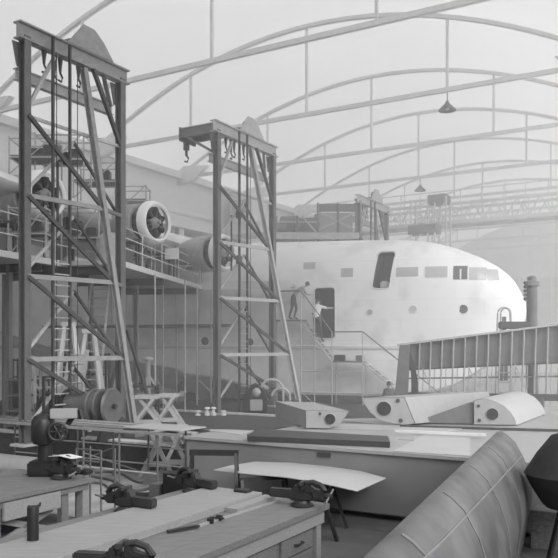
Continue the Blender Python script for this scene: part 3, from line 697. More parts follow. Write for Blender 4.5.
# ---------------------------------------------------------------- left clutter under the platform
def ladder(name, p0, p1, w, n, label, m='steel_lt', cat='ladder'):
    p0 = V(p0); p1 = V(p1); r = thing(name, V((p0.x, p0.y, p0.z)), label, cat); s = V((1, 0, 0))
    for k in (-1, 1): MB().bar(p0+s*w/2*k, p1+s*w/2*k, .06, .08).build('stile', m, r)
    for i in range(n):
        q = p0.lerp(p1, (i+.5)/n); MB().tube(q-s*w/2, q+s*w/2, .025, n=6).build('rung', m, r)
ladder('ladder', P(87, 395, 24.).to_2d().to_3d()+Z*BZ, P(100, 285, 25.8), .62, 15, 'pale wide-runged ladder under the near platform, right of the tower ladder guides')
ladder('ladder', P(66, 380, 20.5).to_2d().to_3d()+Z*BZ, P(79, 350, 21.2), .5, 9, 'short pale ladder standing behind the drill press')
def aframe(x, y, h, w, label, z0=BZ):
    r = thing('trestle_stand', V((x, y, z0)), label, 'trestle', 'white wooden stands')
    for k in (-1, 1):
        MB().bar(V((x+k*w/2, y-.35, z0)), V((x+k*w*.12, y, z0+h)), .09).build('leg', 'white', r)
        MB().bar(V((x+k*w/2, y+.35, z0)), V((x+k*w*.12, y, z0+h)), .09).build('leg', 'white', r)
    MB().bar(V((x-w*.38, y-.26, z0+h*.28)), V((x+w*.38, y-.26, z0+h*.28)), .06).build('crossbar', 'white', r)
    MB().bar(V((x-w*.2, y, z0+h)), V((x+w*.2, y, z0+h)), .12).build('head', 'white', r)
aframe((80-279)/F*22.5, 21.3, 3.1, 1.0, 'tall white wooden A-frame stand behind the winch drum, left one')
aframe((97-279)/F*22.5, 21.6, 2.9, 1.0, 'tall white wooden A-frame stand behind the winch drum, right one')
def jack(px, y, label, z0=BZ):
    x = (px-279)/F*y; r = thing('wing_jack', V((x, y, z0)), label, 'jack', 'jacks in the left background')
    MB().tube(V((x, y, z0)), V((x, y, z0+1.9)), .12, .09, 12).build('column', 'steel_lt', r)
    for a in range(3):
        e = V((math.cos(a*2.1+.4), math.sin(a*2.1+.4), 0)); MB().bar(V((x, y, z0+1.4)), V((x, y, z0))+e*.8, .07).build('leg', 'steel_lt', r)
    MB().lathe([(.14, 0), (.2, .04), (.2, .1), (.08, .16)], V((x, y, z0+1.9)), Z, 14).build('jack_head', 'white', r)
jack(33, 24., 'grey tripod jack with pale head, leftmost under the platform'); jack(60, 25.5, 'grey tripod jack standing between the tower guides')
jack(148, 29., 'grey tripod jack beneath the hull, right of the near tower')
def cabinet(px, y, w, h, m, label, z0=BZ):
    x = (px-279)/F*y; r = thing('parts_rack', V((x, y, z0)), label, 'rack', 'racks in the left background')
    for a in (-w/2, w/2):
        for c in (-.25, .25): MB().bar(V((x+a, y+c, z0)), V((x+a, y+c, z0+h)), .06).build('upright', m, r)
    for k in range(4): MB().box(V((x, y, z0+.1+(h-.15)*k/3)), w, .55, .05).build('shelf', m, r)
cabinet(30, 22.5, 1.3, 1.5, 'steel', 'grey open parts rack at the far left behind the near tower'); cabinet(55, 21.8, 1.0, 1.9, 'steel_lt', 'pale open parts rack behind the tower ladder')
for i, (px, y, r_, m) in enumerate(((60, 20.6, .22, 'tank'), (45, 21, .3, 'steel'), (134, 25.5, .3, 'tank'))):
    x = (px-279)/F*y
    tag(MB().lathe([(r_, 0), (r_*1.03, .04), (r_, .08), (r_, .8), (r_*1.03, .84), (r_*.95, .88)], V((x, y, BZ if i < 2 else 0.0 if False else BZ)), Z, 20).build('oil_drum', m, smooth=True), ['grey drum on the base platform behind the drill press', 'dark grey drum at the foot of the tower guides', 'grey drum between the two towers'][i], 'drum')
cabinet(85, 26.5, 1.6, 2.2, 'steel_dk', 'dark open parts rack added to darken the space behind the white A-frame stands')  # dark racks and boxes from here are added to darken the background
cabinet(40, 27.5, 1.8, 2.0, 'steel_dk', 'dark open parts rack added to darken the far left, behind the pale rack')
cabinet(140, 26.2, 1.2, 1.1, 'steel_dk', 'low dark open parts rack added to darken the gap between the two towers')
for px, y, w_, h_, m_, lb in ((68, 25.8, .9, 1.0, 'black', 'black box added to darken the base platform left of the dark rack'), (28, 26, 1.0, 1.3, 'iron', 'dark tall box added to darken the base platform at the far left'), (108, 24.6, .7, .9, 'iron', 'dark box added to darken the base platform behind the near tower post'), (97, 28, .8, 1.6, 'plate', 'pale upright cabinet below the platform behind the near tower')):
    x = (px-279)/F*y; tag(MB().box(V((x, y, BZ+h_/2)), w_, .7, h_).build('filler_box', m_, bev=.03), lb, 'box')  # filler boxes, the dark ones added to deepen the gloom under the platform
q0, q1 = P(127, 330, 25.5), P(155, 398, 25.0)
tag(MB().bar(V((q0.x, q0.y, 5.4)) if False else q0, V((q1.x, q1.y, BZ)), .1).build('timber_prop', 'steel_dk'), 'dark slanting prop right of the near tower', 'prop')
# winch
wc = P(100, 405, 20.4); wc = V((wc.x-.05, 19.6, 1.62)); ax = V((.82, -.35, 0)).normalized()
R = thing('winch_drum', V((wc.x, wc.y, BZ)), 'large grey riveted winch drum with round end flanges at the foot of the near tower', 'winch')
MB().lathe([(.36, -.62), (.36, .35)], wc, ax, 32).build('drum_barrel', 'tank', R, True)
for h in (.12, .36): MB().lathe([(.36, h-.03), (.43, h-.03), (.45, h), (.43, h+.05), (.36, h+.05)], wc, ax, 32, False).build('flange_ring', 'tank', R, True)
MB().lathe([(.1, .62), (.44, .62), (.48, .66), (.44, .72), (.1, .7)], wc, ax, 32).build('end_flange', 'tank', R, True)
MB().lathe([(.3, -.62), (.42, -.66), (.42, -.72), (.1, -.74)], wc, ax, 32).build('end_flange', 'iron', R, True)
MB().tube(wc-ax*.9, wc+ax*.8, .06).build('axle', 'iron', R)
rv = MB()
for k in range(20):
    a, c = perp(ax); e = a*math.cos(k*math.pi/10)+c*math.sin(k*math.pi/10); rv.tube(wc+ax*.3+e*.35, wc+ax*.3+e*.39, .015, n=6)
rv.build('rivets', 'iron', R)
for h in (-.5, .45):
    p = wc+ax*h; n_ = Z.cross(ax)
    MB().prism([V((p.x, p.y, BZ))-n_*.4, V((p.x, p.y, BZ))+n_*.4, p+n_*.12-Z*.28, p-n_*.12-Z*.28], ax*.08).build('bearing_stand', 'iron', R)
gb = wc-ax*1.05
MB().box(V((gb.x, gb.y, wc.z-.15)), .4, .5, .75).build('gearbox', 'iron', R, bev=.06)
MB().path([gb+Z*.2, gb+V((-.3, -.1, .3)), gb+V((-.5, -.1, .05)), gb+V((-.55, -.1, -.4))], .06).build('crank_arm', 'iron', R, True)

# winch motor at second tower
mo = V(((255-279)/F*27.6, 27.6, BZ))
R = thing('hoist_motor', mo, 'black domed hoist motor with pale box at the foot of the second tower', 'motor')
MB().prism([mo+V((x, 0, z)) for x, z in ((-.45, 0), (-.45, .55), (-.3, .85), (-.08, 1.08), (.08, 1.08), (.3, .85), (.45, .55), (.45, 0))], V((0, .6, 0))).build('housing', 'black', R, bev=.05)
MB().box(mo+V((.05, -.1, .3)), .45, .18, .4).build('terminal_box', 'plate', R, bev=.02)
MB().ball(mo+V((.06, -.03, .76)), .15, .12, .17).build('dome', 'plate', R, True)
for dx, hh, rr in ((.62, .95, .42), (.95, .7, .34)):
    pts = [mo+V((dx+rr*math.cos(a), .3, BZ*0+hh-.15+rr*math.sin(a))) for a in [math.radians(170-15*i) for i in range(12)]]+[mo+V((dx+rr, .3, .05))]
    MB().path(pts, .045).build('curved_pipe', 'steel_lt', R, True)
for k, (px, h_) in enumerate(((196.5, .18), (206, .3), (212.5, .3), (222.5, .18))):
    y = 26.2; x = (px-279)/F*y
    r = MB().lathe([(.1, 0), (.1, h_*.3), (.05, h_*.4), (.05, h_*.7), (.11, h_*.8), (.08, h_)], V((x, 26.2, BZ)) if False else V((x, 26.6, BZ)), Z, 12)
    tag(r.build('bollard', 'white', smooth=True), '%s of the small white bollard fittings at the foot of the second tower' % ('leftmost', 'second from left', 'third from left', 'rightmost')[k], 'fitting', 'small white fittings')

# ---------------------------------------------------------------- long assembly table
TZ = 1.27
tS0 = -9.75
T = thing('assembly_table', H(-5, 15, 0), 'long flat assembly table with grey side panel across the middle of the hangar', 'table')
MB().prism([H(a_, b_, TZ-.06) for a_, b_ in ((tS0, 12.7), (4, 12.7), (4, 21.5), (-4, 21.5), (-8.7, 17.6), (-8.7, 14.1), (tS0, 14.1))], Z*.06).build('table_top', 'plate', T)
MB().hbox(tS0+.03, 4.0, 12.75, 12.82, .12, TZ-.06).build('side_panel', 'panel', T)
MB().hbox(tS0+.03, tS0+.1, 12.82, 14.05, .12, TZ-.06).build('end_panel', 'panel', T)
MB().hbox(tS0+.2, 4.0, 13.1, 14.0, .0, .12).build('plinth', 'wood_dk', T)
for s, d in ((-8.5, 17), (-5, 17.2), (-5, 20.5), (-1, 17.2), (-1, 20.8), (3, 17.2), (3, 20.8)): MB().hbox(s-.06, s+.06, d-.06, d+.06, 0.0, TZ-.06).build('leg', 'steel', T)
for s in (-6.6, -2.45): MB().hbox(s, s+.28, 12.72, 12.75, TZ-.2, TZ-.12).build('slot_plate', 'steel_dk', T)
def flat(name, pts, z, th, m, label, cat, group=None):
    b = MB().prism([V((x, y, z)) for x, y in pts], Z*th); return tag(b.build(name, m), label, cat, group)
def TP(px, py, z=TZ): y = F*(CAMZ-z)/(py-HOR); return ((px-279)/F*y, y)
zt = TZ+.002
tag(MB().prism([V((*TP(x, y, TZ+.2), TZ+.002)) for x, y in ((247, 430), (258, 427.5), (388, 436), (392, 440.5), (389, 444), (248, 436.5))][:1]+[V((*TP(x, y, TZ+.12), TZ+.002)) for x, y in ((261, 428.5), (388, 435.5), (390, 441.5), (248, 435.5))], Z*.11).build('channel_section', 'steel_dk'), 'long dark channel section lying on the near edge of the assembly table', 'metal section')
flat('metal_sheet', [TP(*p) for p in ((393, 452), (430, 433), (470, 437), (470, 457))], zt, .02, 'sheet', 'small pale sheet on the table just left of the curved leading edge', 'sheet', 'loose sheets on the table')
flat('metal_sheet', [TP(*p) for p in ((398, 440), (415, 432), (430, 433), (423, 441))], zt, .015, 'plate', 'grey plate lying beside the white sheet on the assembly table', 'sheet', 'loose sheets on the table')
flat('metal_sheet', [TP(*p) for p in ((300, 428), (330, 424), (470, 428), (440, 433))], zt, .02, 'alu', 'long aluminium strip on the table in front of the rib sections', 'sheet', 'loose sheets on the table')
flat('metal_sheet', [TP(*p) for p in ((200, 430), (225, 430), (254, 431), (240, 435))], zt, .012, 'sheet', 'pale sheet at the left end of the assembly table', 'sheet', 'loose sheets on the table')
flat('metal_sheet', [TP(*p) for p in ((300, 426), (345, 421), (380, 425), (330, 428))], zt, .012, 'steel', 'dark sheet lying under the nearest rib section', 'sheet', 'loose sheets on the table')
def stripbar(name, a, c, z, w, h, m, label, cat):
    p = V((*TP(*a, z), z+h/2)); q = V((*TP(*c, z), z+h/2)); return tag(MB().bar(p, q, w, h).build(name, m), label, cat)
stripbar('long_bar', (400, 427), (560, 431.5), TZ+.01, .07, .05, 'steel_dk', 'long dark bar lying across the table in front of the right rib section', 'bar')
stripbar('long_bar', (395, 432), (486, 436), TZ+.06, .07, .05, 'white', 'pale angle bar ending near the curved leading edge tip', 'bar')

# D-shaped leading edge sections with round lightening holes
def dsection(name, o, xd, ext, prof, hole, hr, label, dots=(), mS='sheet', back=True, wedge=None):
    # o: lower left of end plate; xd: direction of the plate; ext: extrude vector
    o = V(o); xd = V(xd).normalized(); ext = V(ext)
    r = thing(name, o, label, 'wing section', 'wing leading edge sections')
    pt = lambda x, z: o+xd*x+Z*z
    poly = [pt(x, z) for x, z in prof]
    MB().prism(poly, V((xd.y, -xd.x, 0))*(.03 if xd.x > 0 else -.03)).build('end_plate', 'plate', r)
    n_ = V((xd.y, -xd.x, 0)).normalized()
    if n_.y > 0: n_ = -n_
    MB().lathe([(hr*1.12, 0), (hr*1.12, .05), (hr, .055), (hr, .06), (.01, .06)], pt(*hole)+n_*.002, n_, 28, False).build('hole_rim', 'plate', r)
    MB().lathe([(hr, 0), (hr, .063)], pt(*hole), n_, 28).build('lightening_hole', 'dark', r)
    for x, z in dots: MB().lathe([(hr*.28, 0), (hr*.28, .06)], pt(x, z), n_, 14).build('rivet_hole', 'steel_dk', r)
    ctr = sum(poly, V())/len(poly)
    outp = [ctr+(p-ctr)*1.03 for p in poly]
    MB().loft([[p for p in outp], [p+ext for p in outp]], False).build('shell', mS, r, True)
    MB().prism([p+ext*.98 for p in poly], ext.normalized()*.03).build('rear_rib', 'plate', r)
    return r
y0 = 17.0
def gp(px, y): return V(((px-279)/F*y, y, TZ+.03))
# first: low box-like section, end plate at its right
dsection('leading_edge_section', gp(306, 17.2), (1, -.05, 0), V((-.7, 2.7, 0)), [(0, .02), (.9, .0), (1.0, .12), (.98, .3), (.8, .4), (.0, .42)][::-1] if False else [(0, .0), (.55, .0), (.8, .12), (.98, .38), (0, .40)], (.55, .21), .12, 'low flat wing section with a round hole in its end, left of the three', dots=((.32, .33),), mS='plate')
dsection('leading_edge_section', gp(362, 18.0), (1, -.08, 0), V((2.6, 2.2, 0)), [(0, .62), (.05, .5), (.2, .28), (.4, .12), (.7, .03), (1.0, .0), (1.25, .03), (1.0, .64)], (.52, .38), .17, 'wing section with large round hole in a curved end plate, middle of the three', dots=((.85, .57), (.92, .1)), mS='plate')
dsection('leading_edge_section', gp(474, 18.0), (1, -.12, 0), V((1.75, 3.0, .0)), [(0, 0), (.98, 0), (.93, .16), (.84, .3), (.7, .44), (.52, .54), (.32, .6), (.14, .6), (0, .56)], (.42, .25), .14, 'curved bright leading edge shell with round hole in end rib, right of the three', dots=((.1, .44), (.12, .1)))
tag(MB().prism([gp(412, 18.3), gp(474, 18.1)+V((0, 0, 0)), gp(474, 18.1)+Z*.5, gp(470, 18.1)+Z*.52], V((1.6, 2.8, 0))).build('tapered_spar', 'steel'), 'dark tapered spar plate leaning left of the bright curved shell', 'spar')

# tall ribbed wing panel on its jig
R = thing('ribbed_wing_panel', V((6.5, 23, 0)), 'long dark ribbed wing panel held upright on a jig at the right', 'wing panel')
a0 = V((3.72, 23.6, 0)); a1 = V((10.2, 22.2, 0))
def RP(k, z, off=0.): p = a0.lerp(a1, k); n_ = V((-.21, -.98, 0)); return V((p.x, p.y, 0))+n_*off+Z*z
def ztop(k): return 3.2+.86*k
def zbot(k): return 2.42+.35*k
MB().add([RP(0.02, zbot(0)), RP(1, zbot(1)), RP(1, ztop(1)), RP(0.02, ztop(0)), RP(0.02, zbot(0), -.08), RP(1, zbot(1), -.08), RP(1, ztop(1), -.08), RP(0.02, ztop(0), -.08)], [(0, 1, 2, 3), (7, 6, 5, 4), (0, 4, 5, 1), (3, 2, 6, 7), (0, 3, 7, 4), (1, 5, 6, 2)]).build('skin_panel', 'steel', R)
MB().bar(RP(0, ztop(0), .03), RP(1, ztop(1), .03), .3, .06).build('top_edge', 'steel_lt', R)
MB().bar(RP(0.02, zbot(0), .03), RP(1, zbot(1), .03), .14, .05).build('lower_edge', 'steel_dk', R)
for i in range(19):
    k = .045+i*.052
    MB().bar(RP(k+.008, ztop(k), .1), RP(k, 1.65, .1), .025, .1, up=(0, 1, 0)).build('rib', 'steel_lt', R)
    MB().tube(RP(k+.025, zbot(k), .05), RP(k+.02, 1.4, .05), .014, n=6).build('strut', 'steel_lt', R)
    if i % 4 == 2: MB().tube(RP(k-.03, zbot(k), .12), RP(k+.04, 1.4, .12), .022, n=6).build('strut', 'steel_lt', R)
MB().bar(RP(.03, 2.15, .06), RP(1, 2.3, .06), .04, .05).build('mid_rail', 'steel', R)
MB().bar(RP(.03, 1.62, .06), RP(1, 1.62, .06), .2, .2).build('bottom_beam', 'steel_dk', R)
MB().prism([RP(-.012, 1.5, .2), RP(.05, 1.5, .2), RP(.062, ztop(0), .2), RP(.012, ztop(0), .2)], V((.06, .3, 0))).build('end_post', 'steel', R)
MB().prism([RP(.07, 1.5, .15), RP(.105, 1.5, .15), RP(.085, 2.6, .15), RP(.06, 3.0, .15)], V((.06, .3, 0))).build('end_brace', 'steel_dk', R)
for k in (.05, .35, .65, .97): MB().bar(RP(k, 0, .1), RP(k, 1.6, .1), .14).build('jig_leg', 'steel', R)
# objects on / behind the panel
cx = P(532, 330, 24.5)
R = thing('machine_column', V((cx.x, 24.5, 0)), 'round grey machine column with knobbed head standing behind the ribbed panel at far right', 'machine')
MB().tube(V((cx.x, 24.5, 0)), V((cx.x, 24.5, 5.2)), .2, .17, 20).build('column', 'tank', R, True)
MB().lathe([(.17, 0), (.24, .03), (.24, .15), (.15, .2), (.15, .32), (.06, .36)], V((cx.x, 24.5, 5.1)), Z, 20).build('column_head', 'steel', R, True)
kb = MB()
for i in range(5): kb.ball(V((cx.x-.26, 24.4, 4.7+.13*i)), .055)
kb.build('valve_knobs', 'steel_dk', R, True)
MB().box(V((cx.x-.62, 24.4, 3.84)), .95, .3, .24).build('side_arm', 'steel_dk', R, bev=.03)
hx = P(504, 330, 25.0).x
R = thing('access_ladder', V((hx, 25, 0)), 'short white ladder top with two hooped handrails behind the ribbed panel', 'ladder')
for k, (w_, dx) in enumerate(((.42, 0), (.34, .18))):
    pts = [V((hx-w_/2+dx-.12, 25+k*.4, 0)), V((hx-w_/2+dx, 25+k*.4, 4.25))]+[V((hx+dx+w_/2*-math.cos(a), 25+k*.4, 4.25+.2*math.sin(a))) for a in [math.radians(20*i) for i in range(1, 9)]]+[V((hx+w_/2+dx, 25+k*.4, 4.2)), V((hx+w_/2+dx+.08, 25+k*.4, 0))]
    MB().path(pts, .03).build('hoop_rail', 'steel_lt', R, True)
MB().prism([V((hx-.14, 25.1, 2)), V((hx+.16, 25.1, 2)), V((hx+.1, 25.1, 4.15)), V((hx-.02, 25.1, 4.15))], V((0, .05, 0))).build('side_plate', 'steel', R)
for i in range(12): MB().bar(V((hx-.2, 25.05, .3+i*.33)), V((hx+.2, 25.05, .3+i*.33)), .04).build('rung', 'steel_lt', R)

# ---------------------------------------------------------------- big foreground leading edge
OX = 3.546; SL = .4133
def fp(y, dx, dz): return V((OX+SL*(y-12.2)+dx, y-dx*.35, 1.79+dz))
prof = [(0, 0), (.03, -.10), (.09, -.32), (.15, -.7), (.19, -1.1), (.2, -1.76), (.40, -1.76), (.46, -1.4), (.52, -1.0), (.49, -.72), (.40, -.42), (.27, -.16), (.16, -.05), (.07, 0.01)]
R = thing('curved_leading_edge', fp(9, .2, -1.79), 'big worn metal wing leading edge standing nose up in the right foreground', 'wing section')
MB().loft([[fp(y, *p) for p in prof] for y in (4.2, 6, 8, 10, 11.6, 12.2)], True).build('skin', 'alu_dk', R, True)
RT = [(1.76, .40), (1.4, .46), (1.0, .52), (.72, .49), (.42, .40), (.16, .27), (.05, .16), (-.01, .07)][::-1]
def rdx(dz): return interp(RT, -dz)
sm = MB(); rr = []
for y, dz in ((4.4, -.10), (6.2, -.17), (9, -.26), (12.2, -.36)):
    rr.append([fp(y, rdx(dz+.004)+.010, dz+.012), fp(y, rdx(dz)+.014, dz+.006), fp(y, rdx(dz-.008)+.012, dz-.006), fp(y, rdx(dz)-.02, dz-.012)])
sm.loft(rr).build('riveted_seam', 'seamm', R)
for y in (5.6, 7.2, 8.8, 10.4):
    zs_ = [0, -.05, -.16, -.3, -.42, -.6, -.72, -1.0, -1.4, -1.7]
    MB().loft([[fp(yy, rdx(dz)+.006, dz+.004) for dz in zs_]+[fp(yy, rdx(dz)-.02, dz-.01) for dz in zs_[::-1]] for yy in (y, y+.05)]).build('lap_joint', 'lapm', R)
# dark covered machine at the right edge
cm = V((4.25, 10.9, 0))
R = thing('covered_machine', cm, 'black canvas-covered machine at the right edge beside the curved leading edge', 'machine')
MB().lathe([(.05, 1.95), (.28, 1.88), (.48, 1.62), (.66, 1.32), (.56, 1.12), (.42, .9), (.36, .84)], cm, Z, 18).build('canvas_cover', 'canvas', R, True)
for a in range(3):
    e = V((math.cos(a*2.1), math.sin(a*2.1), 0)); MB().bar(cm+Z*.9+e*.15, cm+e*.4, .06).build('leg', 'iron', R)
tag(MB().box(V((3.9, 9.9, .07)), .55, .12, .12, (U, W)).build('timber_block', 'wood_dk'), 'dark timber block on the floor in the lower right corner', 'block')
tag(MB().box(V((4.3, 11.9, .3)), .5, .5, .6, (U, W)).build('wooden_crate', 'wood_dk', bev=.01), 'low wooden crate behind the covered machine at the right edge', 'crate')

# ---------------------------------------------------------------- tubular rack table
R = thing('pipe_rack_table', H(-13.5, 12.9, 0), 'long pipe-legged rack table carrying rods and thin sheets at left', 'table')
RS0, RS1 = -17.5, -9.85; rz = 1.3
MB().hbox(RS0, RS1, 12.7, 12.78, rz-.06, rz).build('front_rail', 'pipe', R)
MB().hbox(RS0, RS1, 13.7, 13.78, rz-.06, rz).build('back_rail', 'steel', R)
for s in (-16.2, -13.9, -12.7, -11.6, -10.5):
    for d in (12.74, 13.74): MB().tube(H(s, d, 0), H(s, d, rz-.06), .025, n=8).build('leg', 'steel', R)
    MB().hbox(s-.03, s+.03, 12.78, 13.7, rz-.06, rz).build('crossbar', 'steel', R)
for z, d in ((.35, 12.74), (.35, 13.74), (.75, 13.74)): MB().tube(H(-16.2, d, z), H(-10.5, d, z+.05), .018, n=8).build('brace_rail', 'steel_lt', R)
MB().tube(H(-13.9, 12.74, .1), H(-12.7, 13.74, .7), .016, n=8).build('diagonal_rod', 'steel', R)
MB().tube(H(-12.7, 12.74, .7), H(-11.6, 13.74, .15), .016, n=8).build('diagonal_rod', 'steel', R)
for i in range(7):
    d = 12.85+.13*i; l = random.uniform(-.4, .5)
    tag(MB().bar(H(-15.6+l, d, rz+.025), H(-10.6+l*1.3, d+.05, rz+.025), .06, .04).build('metal_rod', ['pipe', 'steel', 'steel_lt'][i % 3]), ['grey flat rod at the near edge of the pipe rack', 'grey flat rod second from the near edge of the pipe rack', 'pale flat rod third from the near edge of the pipe rack', 'grey flat rod in the middle of the pipe rack', 'grey flat rod third from the back of the pipe rack', 'pale flat rod second from the back of the pipe rack', 'grey flat rod at the back of the pipe rack'][i], 'rod', 'rods on the pipe rack')
tag(MB().hbox(-11.5, -9.9, 12.75, 13.7, rz+.05, rz+.07).build('metal_sheet', 'sheet'), 'bright thin sheet on the right end of the pipe rack', 'sheet')
# white trestles at rack
def xtrestle(px, y, h, w, label, z0=0., m='steel_lt'):
    x = (px-279)/F*y; r = thing('timber_trestle', V((x, y, z0)), label, 'trestle', 'white timber trestles')
    for yy in (y-.3, y+.3):
        MB().bar(V((x-w/2, yy, z0)), V((x+w*.22, yy, z0+h)), .09).build('leg', m, r); MB().bar(V((x+w/2, yy+.1, z0)), V((x-w*.22, yy+.1, z0+h)), .09).build('leg', m, r)
    MB().bar(V((x-w*.3, y, z0+h)), V((x+w*.3, y, z0+h)), .6, .1).build('top_beam', m, r)
    MB().bar(V((x-w*.35, y-.33, z0+h*.3)), V((x+w*.35, y-.33, z0+h*.3)), .07, .12).build('crossbar', m, r)
xtrestle(158, 18.3, 1.15, .8, 'white crossed-leg timber trestle behind the pipe rack, left one')
xtrestle(177, 18.6, 1.15, .8, 'white crossed-leg timber trestle behind the pipe rack, middle one')
xtrestle(191, 18.1, 1.15, .6, 'white crossed-leg timber trestle at the end of the assembly table')
xtrestle(148, 21.8, 1.0, 1.1, 'white timber trestle standing on the base platform right of the winch', BZ)
xtrestle(169, 22.4, 1.0, .9, 'white timber trestle on the base platform left of the second tower', BZ)
tag(MB().box(V(((168-279)/F*17.3, 17.3, .14)), 1.1, .35, .28).build('timber_baulk', 'wood_dk', bev=.02), 'dark timber baulk on the floor at the feet of the white trestles', 'timber')
tag(MB().lathe([(.01, 0), (.27, .0), (.27, 3.2), (.01, 3.2)], V((-5.5, 17.6, .27)), V((-.86, .5, 0)), 24).build('floor_patch_roll', 'plate', smooth=True), 'long pale roll standing in for a light patch of floor before the near base platform', 'roll')  # added roll in place of a pale patch of floor
# hoses
def hose(pts, r, label): 
    pts = [V((x, y, r)) for x, y in pts]; out = []
    for i in range(len(pts)-1):
        a, b1, c, d = pts[max(i-1, 0)], pts[i], pts[i+1], pts[min(i+2, len(pts)-1)]
        for k in range(8):
            t = k/8; out.append(.5*((2*b1)+(c-a)*t+(2*a-5*b1+4*c-d)*t*t+(3*b1-a-3*c+d)*t**3))
    out.append(pts[-1]); tag(MB().path(out, r).build('air_hose', 'rubber', smooth=True), label, 'hose')
G0 = lambda px, py: ((px-279)/F*F*CAMZ/(py-HOR), F*CAMZ/(py-HOR))
hose([G0(90, 478), G0(112, 482), G0(130, 492), G0(150, 490), G0(175, 481), G0(192, 486)], .035, 'dark air hose looping across the floor under the pipe rack, nearer one')
hose([G0(95, 474), G0(118, 474), G0(140, 484), G0(165, 478), G0(185, 474)], .03, 'dark air hose on the floor under the pipe rack, further one')
hose([G0(88, 484), G0(104, 486), G0(118, 498), G0(140, 501), G0(160, 495)], .03, 'dark air hose on the floor close behind the near workbench')
p = G0(128, 497); tag(MB().box(V((p[0], p[1], .05)), .9, .12, .08).build('iron_bar', 'iron'), 'short dark iron bar lying on the floor beside the hoses', 'bar')

# ---------------------------------------------------------------- trestles and drooping sheet
def make_trestle():
    r = thing('metal_trestle', (0, 0, 0), '', 'trestle', 'dark metal trestles')
    MB().box((0, 0, .83), .9, .09, .07).build('top_bar', 'iron', r)
    for sx_ in (-1, 1):
        for sy in (-1, 1): MB().bar((sx_*.40, sy*.02, .82), (sx_*.46, sy*.30, 0), .055).build('leg', 'iron', r)
        MB().bar((sx_*.45, -.17, .3), (sx_*.45, .17, .3), .035).build('stretcher', 'iron', r)
    return r
tr0 = make_trestle()
spots = [((-1.19, 13.75), -.05, 'tall dark metal trestle standing empty behind the workbench vise'), ((-.28, 13.35), .35, 'dark metal trestle under the left end of the drooping bright sheet'), ((.78, 12.75), 1.3, 'dark metal trestle under the right end of the drooping bright sheet')]
for i, ((x, y), rz_, lb) in enumerate(spots):
    o = tr0 if i == 0 else copy_tree(tr0); place(o, (x, y, 0), rz_, lb); o.scale = (1, 1, 1.48) if i == 0 else (1, 1, 1)
# sheet
outl_b = [(214, 469.5), (230, 465.5), (255, 461.5), (290, 462.5), (330, 464.5), (350, 468), (386, 478)]
outl_f = [(214, 470), (236, 472.5), (262, 475), (285, 477), (312, 481), (335, 486), (357, 491)]
zz = [.86, .88, .90, .905, .90, .88, .84]
rowb = []; 
for (bx, by), (fx, fy), z in zip(outl_b, outl_f, zz):
    xb, yb = TP(bx, by, z); xf, yf = TP(fx, fy, z)
    rowb.append([V((xb, yb, z)), V((xf, yf, z)), V((xf, yf, z-.012)), V((xb, yb, z-.012))])
tag(MB().loft(rowb).build('curved_sheet', 'sheet', smooth=True), 'bright aluminium sheet with pointed drooping ends lying on dark trestles', 'sheet')

# ---------------------------------------------------------------- workbenches
B1 = (-7.36, -4.86, 2.0, 9.78)
R = thing('workbench', H(-6.1, 6, 0), 'broad wooden workbench with drawers filling the bottom of the view', 'workbench')
nb = 6
for i in range(nb):
    s0 = B1[0]+(B1[1]-B1[0])*i/nb; MB().hbox(s0, s0+(B1[1]-B1[0])/nb-.006, B1[2], B1[3], .82, .9).build('top_plank', 'wood', R)
MB().hbox(B1[1]-.1, B1[1]-.04, B1[2], B1[3]-.1, .64, .82).build('front_rail', 'wood_lt', R)
MB().hbox(B1[0]+.05, B1[0]+.1, B1[2], B1[3]-.1, .6, .82).build('back_rail', 'wood', R)
MB().hbox(B1[0]+.1, B1[1]-.1, B1[3]-.12, B1[3]-.06, .6, .82).build('end_rail', 'wood', R)
for d in (9.55, 6.4, 3.4):
    for s in (B1[0]+.15, B1[1]-.12): MB().box(H(s, d, .41), .12, .14, .82, (U, W)).build('leg', 'wood_lt', R)
MB().hbox(B1[1]-.16, B1[1]-.1, 3.5, 9.45, .1, .64).build('drawer_carcass', 'wood_dk', R)
for i, d0 in enumerate((8.5, 7.5, 6.55, 5.5, 4.5)):
    dr = MB().hbox(B1[1]-.1, B1[1]-.07, d0, d0+.88, .36, .62).build('drawer', 'wood', R, bev=.008)
    hd = MB().path([H(B1[1]-.07, d0+.34, .5), H(B1[1]-.02, d0+.36, .5), H(B1[1]-.02, d0+.52, .5), H(B1[1]-.07, d0+.54, .5)], .014); hd.build('drawer_handle', 'black', dr)
    dr2 = MB().hbox(B1[1]-.1, B1[1]-.07, d0, d0+.88, .1, .34).build('drawer', 'wood', R, bev=.008)
    MB().ball(H(B1[1]-.06, d0+.44, .24), .025).build('drawer_handle', 'plate', dr2)
B2 = (-11.2, -9.3, 4.5, 9.6)
R = thing('workbench', H(-10.2, 7, 0), 'wooden workbench with open legs and shallow drawer at the left edge', 'workbench')
for i in range(4):
    s0 = B2[0]+1.9*i/4; MB().hbox(s0, s0+.47, B2[2], B2[3], .83, .9).build('top_plank', 'wood', R)
MB().hbox(B2[1]-.1, B2[1]-.05, B2[2], B2[3]-.1, .72, .83).build('front_rail', 'wood', R)
for d in (9.45, 9.0, 7.6, 5.6):
    for s in (B2[0]+.12, B2[1]-.14): MB().box(H(s, d, .36), .15 if d != 9.0 else .1, .15, .72, (U, W)).build('leg', 'wood_lt' if d > 9.2 else 'wood', R)
dr = MB().hbox(B2[1]-.08, B2[1]-.02, 7.7, 8.85, .52, .8).build('drawer', 'wood_lt', R, bev=.01)
MB().path([H(B2[1]-.02, 8.15, .68), H(B2[1]+.03, 8.2, .66), H(B2[1]+.03, 8.36, .66), H(B2[1]-.02, 8.4, .68)], .016).build('drawer_handle', 'black', dr)
